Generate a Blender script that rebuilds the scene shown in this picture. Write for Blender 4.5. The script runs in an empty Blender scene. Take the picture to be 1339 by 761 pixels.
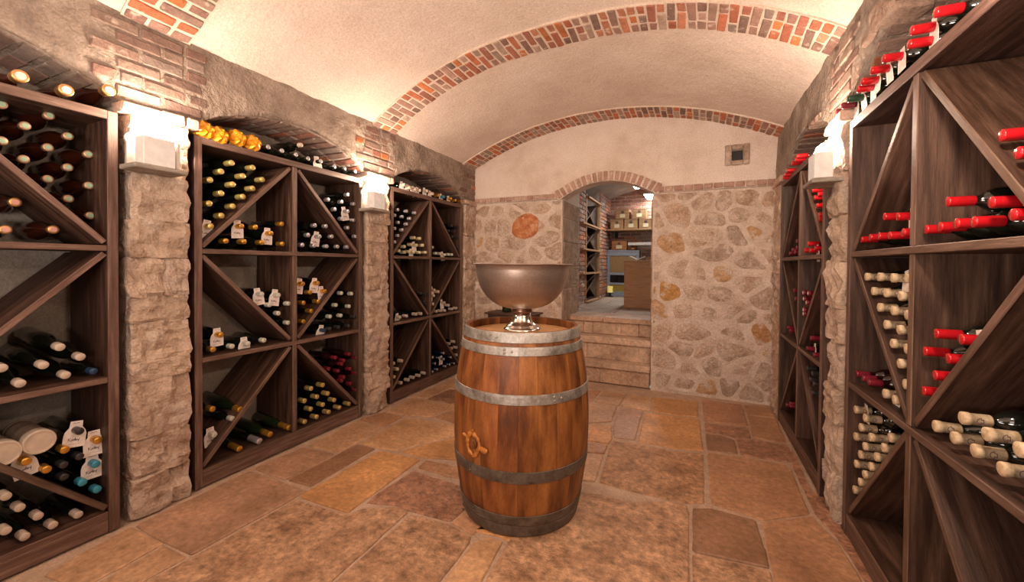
import bpy, bmesh, math, random
from mathutils import Vector, Matrix, noise
random.seed(11)
SC = bpy.context.scene
COL = SC.collection
R = math.radians

# ---------------------------------------------------------------- camera
cam = bpy.data.cameras.new('camera')
cam_o = bpy.data.objects.new('camera', cam); COL.objects.link(cam_o)
YAW, PITCH, ROLL = R(24.44), R(.81), R(-.47)
A_ = Matrix(((math.cos(YAW), math.sin(YAW), 0), (-math.sin(YAW), math.cos(YAW), 0), (0, 0, 1)))
B_ = Matrix(((1, 0, 0), (0, math.cos(PITCH), -math.sin(PITCH)), (0, math.sin(PITCH), math.cos(PITCH))))
D_ = Matrix(((math.cos(ROLL), 0, -math.sin(ROLL)), (0, 1, 0), (math.sin(ROLL), 0, math.cos(ROLL))))
RC = D_ @ B_ @ A_
m = Matrix((RC[0], RC[2], -RC[1])).transposed().to_4x4()
m.translation = (0, 0, 1.31)
cam_o.matrix_world = m
cam.lens = 36 * 525.2 / 1339; cam.sensor_width = 36; cam.shift_y = -27 / 1339
cam.clip_start = .02
SC.camera = cam_o
# ---------------------------------------------------------------- world, exposure, fill light
w = bpy.data.worlds.new('world'); SC.world = w; w.use_nodes = True
w.node_tree.nodes['Background'].inputs[0].default_value = (1, .82, .66, 1)
w.node_tree.nodes['Background'].inputs[1].default_value = .3
SC.view_settings.view_transform = 'Standard'; SC.view_settings.look = 'None'
SC.view_settings.gamma = 1; SC.view_settings.exposure = 0.48
SC.view_settings.use_curve_mapping = False

def lamp(name, kind, loc, energy, color, size=.1, rot=(0, 0, 0), size_y=None):
    l = bpy.data.lights.new(name, kind); l.energy = energy; l.color = color
    if kind == 'AREA':
        l.size = size
        if size_y: l.shape = 'RECTANGLE'; l.size_y = size_y
    else: l.shadow_soft_size = size
    o = bpy.data.objects.new(name, l); COL.objects.link(o); o.location = loc; o.rotation_euler = rot
    return o
WARM = (1, .77, .59)
FILL = (1, .85, .74)
lamp('fill_behind', 'AREA', (-.7, -1.3, 2.3), 12, FILL, 1.2, (R(60), 0, R(6)), .8)  # unseen soft fill added behind the camera
lamp('bounce_fill', 'AREA', (-.6, -.9, 1.2), 44, FILL, .7, (R(150), 0, 0), .7)  # added fill aimed up to bounce off the vault
lamp('pillar_light_behind', 'POINT', (-2.2, -.42, 1.9), 20, WARM, .06)  # unseen lamp assumed on the pillar, added for fill
lamp('pillar_light_behind', 'POINT', (.40, 1.00, 1.97), 30, WARM, .05)

# ---------------------------------------------------------------- materials
def nd(t, kind, **kw):
    n = t.nodes.new(kind)
    for k, v in kw.items():
        if hasattr(n, k): setattr(n, k, v)
    return n
def ramp(t, cols):
    r = t.nodes.new('ShaderNodeValToRGB'); e = r.color_ramp.elements
    while len(e) < len(cols): e.new(.5)
    for i, (p, c) in enumerate(cols):
        e[i].position = p; e[i].color = (c[0], c[1], c[2], 1)
    return r
def mat(name, cols, scale=8, stretch=(1, 1, 1), rough=.8, bump=.3, bscale=40, bdist=.01, world=False, tint=False,
        metallic=0, smear=None, rrange=None, coarse=0, coat=0, spec=.4, bstretch=None, fine=(90, .78, 1.16)):
    m_ = bpy.data.materials.new(name); m_.use_nodes = True; t = m_.node_tree
    bs = t.nodes['Principled BSDF']; L = t.links.new
    if world: co = nd(t, 'ShaderNodeNewGeometry').outputs['Position']
    else:
        tc = nd(t, 'ShaderNodeTexCoord'); oi = nd(t, 'ShaderNodeObjectInfo')
        mu = nd(t, 'ShaderNodeMath', operation='MULTIPLY'); mu.inputs[1].default_value = 37
        L(oi.outputs['Random'], mu.inputs[0])
        ad = nd(t, 'ShaderNodeVectorMath', operation='ADD'); L(tc.outputs['Object'], ad.inputs[0]); L(mu.outputs[0], ad.inputs[1])
        co = ad.outputs[0]
    mp = nd(t, 'ShaderNodeMapping'); mp.inputs['Scale'].default_value = stretch; L(co, mp.inputs['Vector'])
    n = nd(t, 'ShaderNodeTexNoise'); n.inputs['Scale'].default_value = scale; n.inputs['Detail'].default_value = 8; n.inputs['Roughness'].default_value = .6
    L(mp.outputs[0], n.inputs['Vector'])
    r = ramp(t, cols); L(n.outputs['Fac'], r.inputs[0]); out = r.outputs[0]
    if tint:
        oi2 = nd(t, 'ShaderNodeObjectInfo'); mx = nd(t, 'ShaderNodeMix', data_type='RGBA', blend_type='MULTIPLY')
        mx.inputs[0].default_value = 1; L(out, mx.inputs[6]); L(oi2.outputs['Color'], mx.inputs[7]); out = mx.outputs[2]
    if smear:
        n3 = nd(t, 'ShaderNodeTexNoise'); n3.inputs['Scale'].default_value = smear[2]; n3.inputs['Detail'].default_value = 6; L(co, n3.inputs['Vector'])
        rr = ramp(t, [(smear[1], (0, 0, 0)), (min(1, smear[1] + .12), (1, 1, 1))]); L(n3.outputs['Fac'], rr.inputs[0])
        mx = nd(t, 'ShaderNodeMix', data_type='RGBA'); L(rr.outputs[0], mx.inputs[0]); L(out, mx.inputs[6]); mx.inputs[7].default_value = (*smear[0], 1); out = mx.outputs[2]
    if fine:
        mf = nd(t, 'ShaderNodeMapping'); mf.inputs['Scale'].default_value = stretch; L(co, mf.inputs['Vector'])
        nf = nd(t, 'ShaderNodeTexNoise'); nf.inputs['Scale'].default_value = fine[0]; nf.inputs['Detail'].default_value = 6; nf.inputs['Roughness'].default_value = .7; L(mf.outputs[0], nf.inputs['Vector'])
        rf = ramp(t, [(.33, (fine[1],) * 3), (.67, (fine[2],) * 3)]); L(nf.outputs['Fac'], rf.inputs[0])
        mx = nd(t, 'ShaderNodeMix', data_type='RGBA', blend_type='MULTIPLY'); mx.inputs[0].default_value = 1; L(out, mx.inputs[6]); L(rf.outputs[0], mx.inputs[7]); out = mx.outputs[2]
    L(out, bs.inputs['Base Color'])
    bs.inputs['Roughness'].default_value = rough; bs.inputs['Metallic'].default_value = metallic
    bs.inputs['Specular IOR Level'].default_value = spec
    if coat: bs.inputs['Coat Weight'].default_value = coat; bs.inputs['Coat Roughness'].default_value = .15
    if rrange:
        rr = nd(t, 'ShaderNodeMapRange'); rr.inputs[3].default_value, rr.inputs[4].default_value = rrange
        L(n.outputs['Fac'], rr.inputs[0]); L(rr.outputs[0], bs.inputs['Roughness'])
    if bump:
        mp2 = nd(t, 'ShaderNodeMapping'); mp2.inputs['Scale'].default_value = bstretch or stretch; L(co, mp2.inputs['Vector'])
        n2 = nd(t, 'ShaderNodeTexNoise'); n2.inputs['Scale'].default_value = bscale; n2.inputs['Detail'].default_value = 10; n2.inputs['Roughness'].default_value = .62
        L(mp2.outputs[0], n2.inputs['Vector']); h = n2.outputs['Fac']
        if coarse:
            n4 = nd(t, 'ShaderNodeTexNoise'); n4.inputs['Scale'].default_value = bscale * .18; n4.inputs['Detail'].default_value = 4; L(co, n4.inputs['Vector'])
            ma = nd(t, 'ShaderNodeMath', operation='MULTIPLY_ADD'); L(n4.outputs['Fac'], ma.inputs[0]); ma.inputs[1].default_value = coarse; L(h, ma.inputs[2]); h = ma.outputs[0]
        b = nd(t, 'ShaderNodeBump'); b.inputs['Strength'].default_value = bump; b.inputs['Distance'].default_value = bdist
        L(h, b.inputs['Height']); L(b.outputs[0], bs.inputs['Normal'])
    return m_
def plain(name, col, rough=.5, metallic=0, emit=0, ecol=None, coat=0, trans=0, tint=False, spec=.5):
    m_ = bpy.data.materials.new(name); m_.use_nodes = True; bs = m_.node_tree.nodes['Principled BSDF']
    t = m_.node_tree
    n = nd(t, 'ShaderNodeTexNoise'); n.inputs['Scale'].default_value = 30; n.inputs['Detail'].default_value = 4
    tc = nd(t, 'ShaderNodeTexCoord'); t.links.new(tc.outputs['Object'], n.inputs['Vector'])
    r = ramp(t, [(.3, [c * .85 for c in col]), (.7, [min(1, c * 1.12) for c in col])]); t.links.new(n.outputs['Fac'], r.inputs[0])
    t.links.new(r.outputs[0], bs.inputs['Base Color'])
    bs.inputs['Roughness'].default_value = rough; bs.inputs['Metallic'].default_value = metallic; bs.inputs['Specular IOR Level'].default_value = spec
    if emit: bs.inputs['Emission Color'].default_value = (*(ecol or col), 1); bs.inputs['Emission Strength'].default_value = emit
    if coat: bs.inputs['Coat Weight'].default_value = coat; bs.inputs['Coat Roughness'].default_value = .08
    if trans: bs.inputs['Transmission Weight'].default_value = trans; bs.inputs['IOR'].default_value = 1.3
    return m_

PLASTER = mat('vault_plaster', [(.3, (.69, .55, .465)), (.52, (.78, .645, .56)), (.72, (.84, .72, .64))], 2.2, rough=.92, bump=.6, bscale=45, bdist=.012, world=True, coarse=1.2)
LUNETTE = mat('lunette_plaster', [(.3, (.66, .53, .45)), (.5, (.78, .66, .58)), (.72, (.84, .74, .67))], 3.0, rough=.92, bump=.5, bscale=38, bdist=.012, world=True, coarse=1.2)
STUCCO = mat('rough_stucco', [(.25, (.20, .15, .12)), (.5, (.36, .28, .225)), (.75, (.52, .42, .345))], 5, rough=.95, bump=1.0, bscale=30, bdist=.03, world=True, coarse=2.0)
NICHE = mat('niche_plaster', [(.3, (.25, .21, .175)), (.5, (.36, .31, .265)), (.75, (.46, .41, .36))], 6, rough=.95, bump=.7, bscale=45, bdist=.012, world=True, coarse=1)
MORTAR = mat('lime_mortar', [(.3, (.58, .46, .37)), (.5, (.70, .57, .48)), (.72, (.80, .69, .60))], 7, rough=.95, bump=.9, bscale=50, bdist=.016, world=True, coarse=1.5)
RIBMORTAR = mat('rib_mortar', [(.3, (.66, .52, .42)), (.7, (.84, .71, .60))], 9, rough=.95, bump=.7, bscale=60, bdist=.012, world=True)
BRICK = mat('old_brick', [(.25, (.62, .55, .52)), (.5, (.95, .92, .9)), (.75, (1.15, 1.1, 1.05))], 14, rough=.9, bump=.8, bscale=60, bdist=.01, world=True, tint=True, smear=((.66, .54, .45), .62, 16))
STONE = mat('rubble_stone', [(.25, (.62, .50, .42)), (.45, (.94, .87, .81)), (.6, (1.0, .95, .9)), (.78, (1.2, 1.15, 1.1))], 11, rough=.93, bump=1.0, bscale=34, bdist=.028, world=True, tint=True, coarse=1.6, smear=((.70, .565, .47), .50, 11), fine=(60, .66, 1.2))
PILLAR = mat('pillar_stone', [(.22, (.55, .46, .40)), (.45, (.85, .78, .72)), (.62, (1.0, .95, .9)), (.8, (1.25, 1.2, 1.15))], 9, rough=.93, bump=1.0, bscale=26, bdist=.03, world=True, tint=True, coarse=1.8, smear=((.62, .50, .41), .56, 6))
FLAG = mat('flagstone', [(.2, (.42, .36, .30)), (.40, (.80, .76, .72)), (.56, (1.0, .98, .94)), (.75, (1.3, 1.24, 1.2))], 3.6, rough=.6, bump=.45, bscale=28, bdist=.012, world=True, tint=True, rrange=(.34, .66), coarse=1.5, spec=.5, fine=(34, .66, 1.25))
FLAGR = mat('rough_flagstone', [(.28, (.50, .43, .38)), (.45, (.85, .80, .76)), (.58, (1.03, 1.01, .98)), (.75, (1.25, 1.2, 1.16))], 7, rough=.6, bump=.9, bscale=38, bdist=.02, world=True, tint=True, rrange=(.30, .62), coarse=1.2, spec=.5, fine=(26, .48, 1.42))
JOINT = mat('floor_joint', [(.3, (.44, .30, .21)), (.7, (.60, .43, .32))], 12, rough=.9, bump=.8, bscale=60, bdist=.01, world=True)
DARKWOOD = mat('dark_walnut', [(.25, (.020, .009, .006)), (.45, (.055, .026, .017)), (.62, (.110, .057, .039)), (.82, (.24, .15, .108))], 5, stretch=(.6, 7, 9), rough=.55, bump=.35, bscale=26, bdist=.004, tint=True, rrange=(.42, .7), spec=.4)  # darkened to put shade into the rack interiors
EDGE = mat('worn_lit_board_edge', [(.25, (.060, .031, .022)), (.45, (.125, .070, .050)), (.62, (.195, .120, .090)), (.82, (.34, .24, .19))], 7, stretch=(.7, 6, 8), rough=.6, bump=.35, bscale=26, bdist=.004, tint=True, rrange=(.45, .75), spec=.4)  # paler front edges: wear plus the light they catch, painted in
OAK = mat('barrel_oak', [(.22, (.045, .013, .004)), (.40, (.13, .040, .010)), (.56, (.29, .105, .026)), (.8, (.47, .20, .058))], 3.6, stretch=(3, 3, .7), rough=.5, bump=.35, bscale=18, bdist=.005, tint=True, rrange=(.36, .6), spec=.45, smear=((.09, .035, .015), .66, 5), world=False)
HEADOAK = mat('barrel_head_oak', [(.3, (.45, .22, .08)), (.6, (.66, .38, .17)), (.8, (.75, .48, .26))], 6, stretch=(1, 8, 8), rough=.5, bump=.2, bscale=20, bdist=.003)
HOOP = mat('galvanised_hoop', [(.25, (.16, .14, .12)), (.45, (.36, .34, .31)), (.62, (.50, .48, .45)), (.8, (.30, .24, .19))], 14, rough=.5, bump=.4, bscale=45, bdist=.003, metallic=.75, rrange=(.38, .65))
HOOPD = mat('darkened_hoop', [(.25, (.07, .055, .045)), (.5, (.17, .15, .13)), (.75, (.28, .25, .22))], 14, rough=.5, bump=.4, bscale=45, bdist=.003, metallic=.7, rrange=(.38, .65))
BOWLM = mat('brushed_bowl', [(.3, (.36, .28, .24)), (.6, (.44, .35, .30)), (.8, (.50, .41, .36))], 3, rough=.4, bump=.12, bscale=30, bdist=.002, metallic=.85, rrange=(.34, .46), stretch=(1, 1, 4))
SILVER = plain('silver_foot', (.72, .66, .60), .22, 1)
LIGHTWOOD = mat('crate_wood', [(.3, (.22, .12, .055)), (.55, (.36, .21, .10)), (.8, (.48, .31, .17))], 5, stretch=(1, 6, 6), rough=.6, bump=.2, bscale=30, bdist=.003, tint=True)
CABWOOD = mat('walnut_cabinet', [(.3, (.30, .15, .06)), (.5, (.46, .25, .115)), (.66, (.35, .18, .075)), (.8, (.55, .32, .16))], 3.2, stretch=(1.2, 1, 9), rough=.5, bump=.1, bscale=30, bdist=.002)
GREYP = plain('grey_paint', (.30, .33, .38), .5)
WHITE = plain('white_paint', (.60, .54, .48), .7)
SHELFSTONE = mat('weathered_shelf', [(.3, (.20, .16, .13)), (.6, (.38, .33, .28)), (.8, (.5, .45, .4))], 10, stretch=(1, 1, 4), rough=.8, bump=.5, bscale=40, bdist=.006)
GLOW = plain('lit_lamp_box', (.55, .49, .44), .6, 0, .2, (1, .86, .74))
BULB = plain('lit_bulb', (1, .93, .82), .4, 0, 28, (1, .88, .72))
TUBE = plain('lit_tube', (1, 1, 1), .4, 0, 22, (.95, .97, 1))
PAPER = plain('tag_paper', (.86, .78, .73), .8)
INK = plain('tag_ink', (.12, .05, .07), .8)
WAX = mat('orange_wax', [(.3, (.26, .08, .015)), (.6, (.52, .20, .04)), (.8, (.66, .32, .09))], 30, rough=.45, bump=.6, bscale=60, bdist=.004)
PANEA = plain('amber_pane', (.35, .22, .10), .2); PANEB = plain('black_pane', (.01, .01, .012), .1); PANEC = plain('mustard_pane', (.36, .24, .04), .3)
YEL = plain('yellow_wax', (.72, .58, .18), .5, emit=.25, ecol=(1, .8, .25)); BLK = plain('black_iron_and_shade', (.015, .013, .012), .5)
G_DARK = plain('dark_glass', (.007, .009, .006), .08, coat=.8)
G_GREEN = plain('green_glass', (.012, .022, .008), .12, coat=.4)
G_NAVY = plain('navy_glass', (.008, .014, .04), .12, coat=.4)
G_RED = plain('red_wine_glass', (.02, .005, .006), .12, coat=.4)
G_AMBER = plain('amber_glass', (.06, .014, .006), .10, coat=.5, trans=.25)
C_ = {}
def cap(k, col, rough=.35, metallic=.0, **kw): C_[k] = plain(k, col, rough, metallic, **kw)
cap('gold_foil', (.72, .38, .06), .3, .75); cap('yellow_foil', (.74, .58, .20), .3, .6); cap('straw_foil', (.68, .60, .38), .4, .2)
cap('silver_foil', (.66, .64, .68), .28, .7); cap('pearl_foil', (.66, .68, .58), .35, .3); cap('cream_cap', (.56, .46, .37), .45)
cap('black_foil', (.03, .028, .03), .3); cap('navy_foil', (.02, .05, .11), .3); cap('blue_foil', (.06, .34, .50), .3, .3)
cap('red_foil', (.50, .010, .016), .22, .1, coat=.5); cap('dark_red_foil', (.17, .012, .025), .28); cap('green_foil', (.02, .06, .035), .3)
cap('amber_rim', (.60, .36, .22), .35, .5); cap('copper_rim', (.72, .38, .14), .3, .7); cap('mint_disc', (.40, .58, .40), .5); cap('pink_disc', (.72, .36, .30), .5); cap('white_disc', (.75, .72, .68), .5)
cap('orange_wrap', (.85, .36, .015), .28, .3, coat=.4)
C_['cork_cap'] = mat('cork_cap', [(.3, (.42, .29, .16)), (.5, (.62, .47, .30)), (.75, (.72, .58, .41))], 60, rough=.65, bump=.3, bscale=120, bdist=.002)
C_['tube_paper'] = mat('tube_paper', [(.3, (.16, .11, .075)), (.6, (.28, .20, .15)), (.8, (.42, .32, .25))], 25, stretch=(1, 1, 5), rough=.75, bump=.5, bscale=30, bdist=.004)
C_['crate_tint'] = LIGHTWOOD

# ---------------------------------------------------------------- mesh helpers
def mesh(name, V, F, mt, smooth=False):
    me = bpy.data.meshes.new(name); me.from_pydata([tuple(v) for v in V], [], F); me.materials.append(mt)
    if smooth: me.polygons.foreach_set('use_smooth', [True] * len(me.polygons))
    me.update(); return me
def put(name, me, parent=None, M=None, color=None):
    o = bpy.data.objects.new(name, me); COL.objects.link(o)
    if parent: o.parent = parent
    if M is not None: o.matrix_local = M
    if color: o.color = (*color, 1)
    return o
def empty(name, loc, label=None, cat=None, group=None, rot=(0, 0, 0)):
    o = bpy.data.objects.new(name, None); COL.objects.link(o); o.location = loc; o.rotation_euler = rot
    o.empty_display_size = .05
    if label: tag(o, label, cat, group)
    return o
def tag(o, label, cat, group=None):
    o['label'] = label; o['category'] = cat
    if group: o['group'] = group
    return o
def struct(o): o['kind'] = 'structure'; return o
def T(x, y, z): return Matrix.Translation((x, y, z))
def cbox(lx, ly, lz, b=.004, jit=0):
    """chamfered box centred on the origin: 24 vertices"""
    V, F = [], []
    hx, hy, hz = lx / 2, ly / 2, lz / 2; b = min(b, hx * .6, hy * .6, hz * .6)
    idx = {}
    for sx in (-1, 1):
        for sy in (-1, 1):
            for sz in (-1, 1):
                j = [random.uniform(-jit, jit) for _ in range(3)]
                for ax in range(3):
                    p = [sx * (hx - (b if ax != 0 else 0)) + j[0], sy * (hy - (b if ax != 1 else 0)) + j[1], sz * (hz - (b if ax != 2 else 0)) + j[2]]
                    idx[(sx, sy, sz, ax)] = len(V); V.append(p)
    def q(*k): F.append([idx[i] for i in k])
    for s in (-1, 1):
        f = [(s, -1, -1, 0), (s, 1, -1, 0), (s, 1, 1, 0), (s, -1, 1, 0)]; q(*(f if s > 0 else f[::-1]))
        f = [(-1, s, -1, 1), (-1, s, 1, 1), (1, s, 1, 1), (1, s, -1, 1)]; q(*(f if s > 0 else f[::-1]))
        f = [(-1, -1, s, 2), (1, -1, s, 2), (1, 1, s, 2), (-1, 1, s, 2)]; q(*(f if s > 0 else f[::-1]))
    for a in (-1, 1):
        for c in (-1, 1):
            for (u, v, w_) in ((0, 1, 2), (1, 2, 0), (2, 0, 1)):
                # edge along axis u with signs a on v, c on w
                def k(su, ax):
                    s = [0, 0, 0]; s[u] = su; s[v] = a; s[w_] = c; return (*s, ax)
                f = [k(-1, v), k(1, v), k(1, w_), k(-1, w_)]
                q(*(f if a * c > 0 else f[::-1]))
            for d in (-1, 1):
                f = [(a, c, d, 0), (a, c, d, 1), (a, c, d, 2)]; q(*(f if a * c * d > 0 else f[::-1]))
    return V, F
_bc = {}
def boxmesh(name, lx, ly, lz, mt, b=.004, jit=0, var=0):
    k = (round(lx, 3), round(ly, 3), round(lz, 3), mt.name, b, jit, var)
    if k not in _bc: _bc[k] = mesh(name, *cbox(lx, ly, lz, b, jit), mt)
    return _bc[k]
def box(name, x0, x1, y0, y1, z0, z1, mt, parent=None, b=.004, color=None, jit=0):
    me = boxmesh(name, abs(x1 - x0), abs(y1 - y0), abs(z1 - z0), mt, b, jit)
    return put(name, me, parent, T((x0 + x1) / 2, (y0 + y1) / 2, (z0 + z1) / 2), color)
def lathe(prof, seg=16, close_top=True, close_bot=True):
    V, F = [], []
    for (r_, z) in prof:
        for i in range(seg):
            a = 2 * math.pi * i / seg; V.append((r_ * math.cos(a), r_ * math.sin(a), z))
    n = len(prof)
    for j in range(n - 1):
        for i in range(seg):
            a, b = j * seg + i, j * seg + (i + 1) % seg; F.append([a, b, b + seg, a + seg])
    if close_bot: F.append(list(range(seg))[::-1])
    if close_top: F.append([(n - 1) * seg + i for i in range(seg)])
    return V, F
def rough_block(lx, ly, lz, amp, seed, nx=3, ny=7, nz=5):
    """quarry-faced block, faces subdivided and displaced"""
    bm = bmesh.new(); bmesh.ops.create_cube(bm, size=1)
    n = max(2, int(max(ly, lz) / .05))
    bmesh.ops.subdivide_edges(bm, edges=bm.edges[:], cuts=min(n + 2, 7), use_grid_fill=True)
    for v in bm.verts:
        c = Vector((v.co.x * lx, v.co.y * ly, v.co.z * lz))
        e = sum(abs(abs(v.co[k]) - .5) < 1e-4 for k in range(3))
        k = 1 - .035 * (e - 1) if e > 1 else 1
        c = Vector((c.x * k, c.y * k, c.z * k))
        d = noise.noise_vector(c * 11 + Vector((seed, seed * .7, 0))) + .7 * noise.noise_vector(c * 30 + Vector((seed, 3, 0)))
        v.co = c + Vector((d.x * amp * 1.3, d.y * amp * .5, d.z * amp * .35))
    V = [v.co.copy() for v in bm.verts]; F = [[v.index for v in f.verts] for f in bm.faces]; bm.free()
    return V, F
def poly_stone(P, h, inset, rim=.6, dome=0, base=-.02):
    """outline P (ccw, 2d) raised to h with an eased rim; returned in local xy, z up"""
    c = Vector((sum(p[0] for p in P) / len(P), sum(p[1] for p in P) / len(P)))
    n = len(P); V = []
    def ring(ins, z):
        for i, p in enumerate(P):
            d = c - Vector(p); l = max(d.length, 1e-4); q = Vector(p) + d / l * min(ins, l * .5); V.append((q.x, q.y, z))
    ring(0, base); ring(0, h * rim); ring(inset, h)
    F = []
    for j in range(2):
        for i in range(n):
            a, b = j * n + i, j * n + (i + 1) % n; F.append([a, b, b + n, a + n])
    if dome:
        V.append((c.x, c.y, h + dome)); k = len(V) - 1
        for i in range(n): F.append([2 * n + i, 2 * n + (i + 1) % n, k])
    else: F.append([2 * n + i for i in range(n)])
    return V, F
def rounded(P, f=.22, jit=.004, sub=1):
    """cut the corners of a polygon and roughen its edges"""
    out = []; n = len(P)
    for i in range(n):
        a, b, c = Vector(P[i - 1]), Vector(P[i]), Vector(P[(i + 1) % n])
        la, lc = (a - b).length, (c - b).length
        d = min(f * la, f * lc, .035 if f < .2 else 9)
        p, q = b + (a - b).normalized() * d, b + (c - b).normalized() * d
        out += [p, q]
        L = (c - b).length
        if sub and L > .16:
            k = max(1, int(L / .12))
            for s in range(1, k): out.append(q + (c - q) * (s / k) * (1 - d / L))
    return [(p.x + random.uniform(-jit, jit), p.y + random.uniform(-jit, jit)) for p in out]
def shrink(P, g):
    """inset a convex-ish ccw polygon by g"""
    n = len(P); out = []
    for i in range(n):
        a, b, c = Vector(P[i - 1]), Vector(P[i]), Vector(P[(i + 1) % n])
        e1, e2 = (b - a).normalized(), (c - b).normalized()
        n1, n2 = Vector((-e1.y, e1.x)), Vector((-e2.y, e2.x))
        s = n1 + n2; l = s.length
        if l < .3: out.append((b.x + n1.x * g, b.y + n1.y * g)); continue
        s = s / l; k = g / max(.35, s.dot(n1)); out.append((b.x + s.x * k, b.y + s.y * k))
    return out
def voronoi(x0, x1, z0, z1, nx, nz, asp=1.0):
    """brick-staggered jittered cells clipped to a rectangle"""
    dx, dz = (x1 - x0) / nx, (z1 - z0) / nz; pts = []
    for j in range(-1, nz + 1):
        for i in range(-1, nx + 1):
            pts.append((x0 + (i + .5 + .5 * (j % 2) - .25 + random.uniform(-.42, .42)) * dx, z0 + (j + .5 + random.uniform(-.36, .36)) * dz))
    pts = [p for p in pts if random.random() > .14]
    cells = []
    for k, (px, pz) in enumerate(pts):
        P = [(x0, z0), (x1, z0), (x1, z1), (x0, z1)]
        for l, (qx, qz) in enumerate(pts):
            if l == k or abs(qx - px) > 3 * dx or abs(qz - pz) > 3 * dz: continue
            mx, mz = (px + qx) / 2, (pz + qz) / 2; nxn, nzn = (qx - px), (qz - pz) * asp
            Q = []
            for i in range(len(P)):
                a, b = P[i], P[(i + 1) % len(P)]
                da, db = (a[0] - mx) * nxn + (a[1] - mz) * nzn, (b[0] - mx) * nxn + (b[1] - mz) * nzn
                if da <= 0: Q.append(a)
                if da * db < 0: t_ = da / (da - db); Q.append((a[0] + (b[0] - a[0]) * t_, a[1] + (b[1] - a[1]) * t_))
            P = Q
            if len(P) < 3: break
        if len(P) < 3: continue
        # drop near-duplicate corners
        Q = [p for i, p in enumerate(P) if (Vector(p) - Vector(P[i - 1])).length > .02]
        if len(Q) < 3: continue
        ar = sum(Q[i][0] * Q[(i + 1) % len(Q)][1] - Q[(i + 1) % len(Q)][0] * Q[i][1] for i in range(len(Q))) / 2
        if ar < .0035: continue
        cells.append(Q)
    return cells
REDS = [(.54, .18, .09), (.48, .17, .10), (.40, .16, .11), (.56, .24, .14), (.36, .20, .16), (.46, .29, .23), (.50, .37, .30), (.30, .17, .14), (.62, .22, .085)]
DULL = [(.33, .20, .16), (.38, .25, .20), (.29, .19, .155), (.42, .30, .245), (.36, .275, .235)]
def brick_color(dull=.25):
    c = random.choice(DULL if random.random() < dull else REDS); k = random.uniform(.85, 1.2)
    return [min(1, v * k) for v in c]

# ---------------------------------------------------------------- the room: sizes
XL, XR = -2.57, .69          # faces of the two side walls (and fronts of the racks)
YB, YF = -2.3, 4.5           # behind the camera, far wall
def ss(t): t = max(0, min(1, t)); return t * t * (3 - 2 * t)
def vault_z(x, y):
    k = ss((y - 3.0) / 1.3); cx = -.93
    crown = 2.985 - .055 * k; sag = .445 - .055 * k; p = 2.5 - .42 * k
    return crown - sag * min(1.15, abs((x - cx) / 1.64)) ** p
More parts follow.
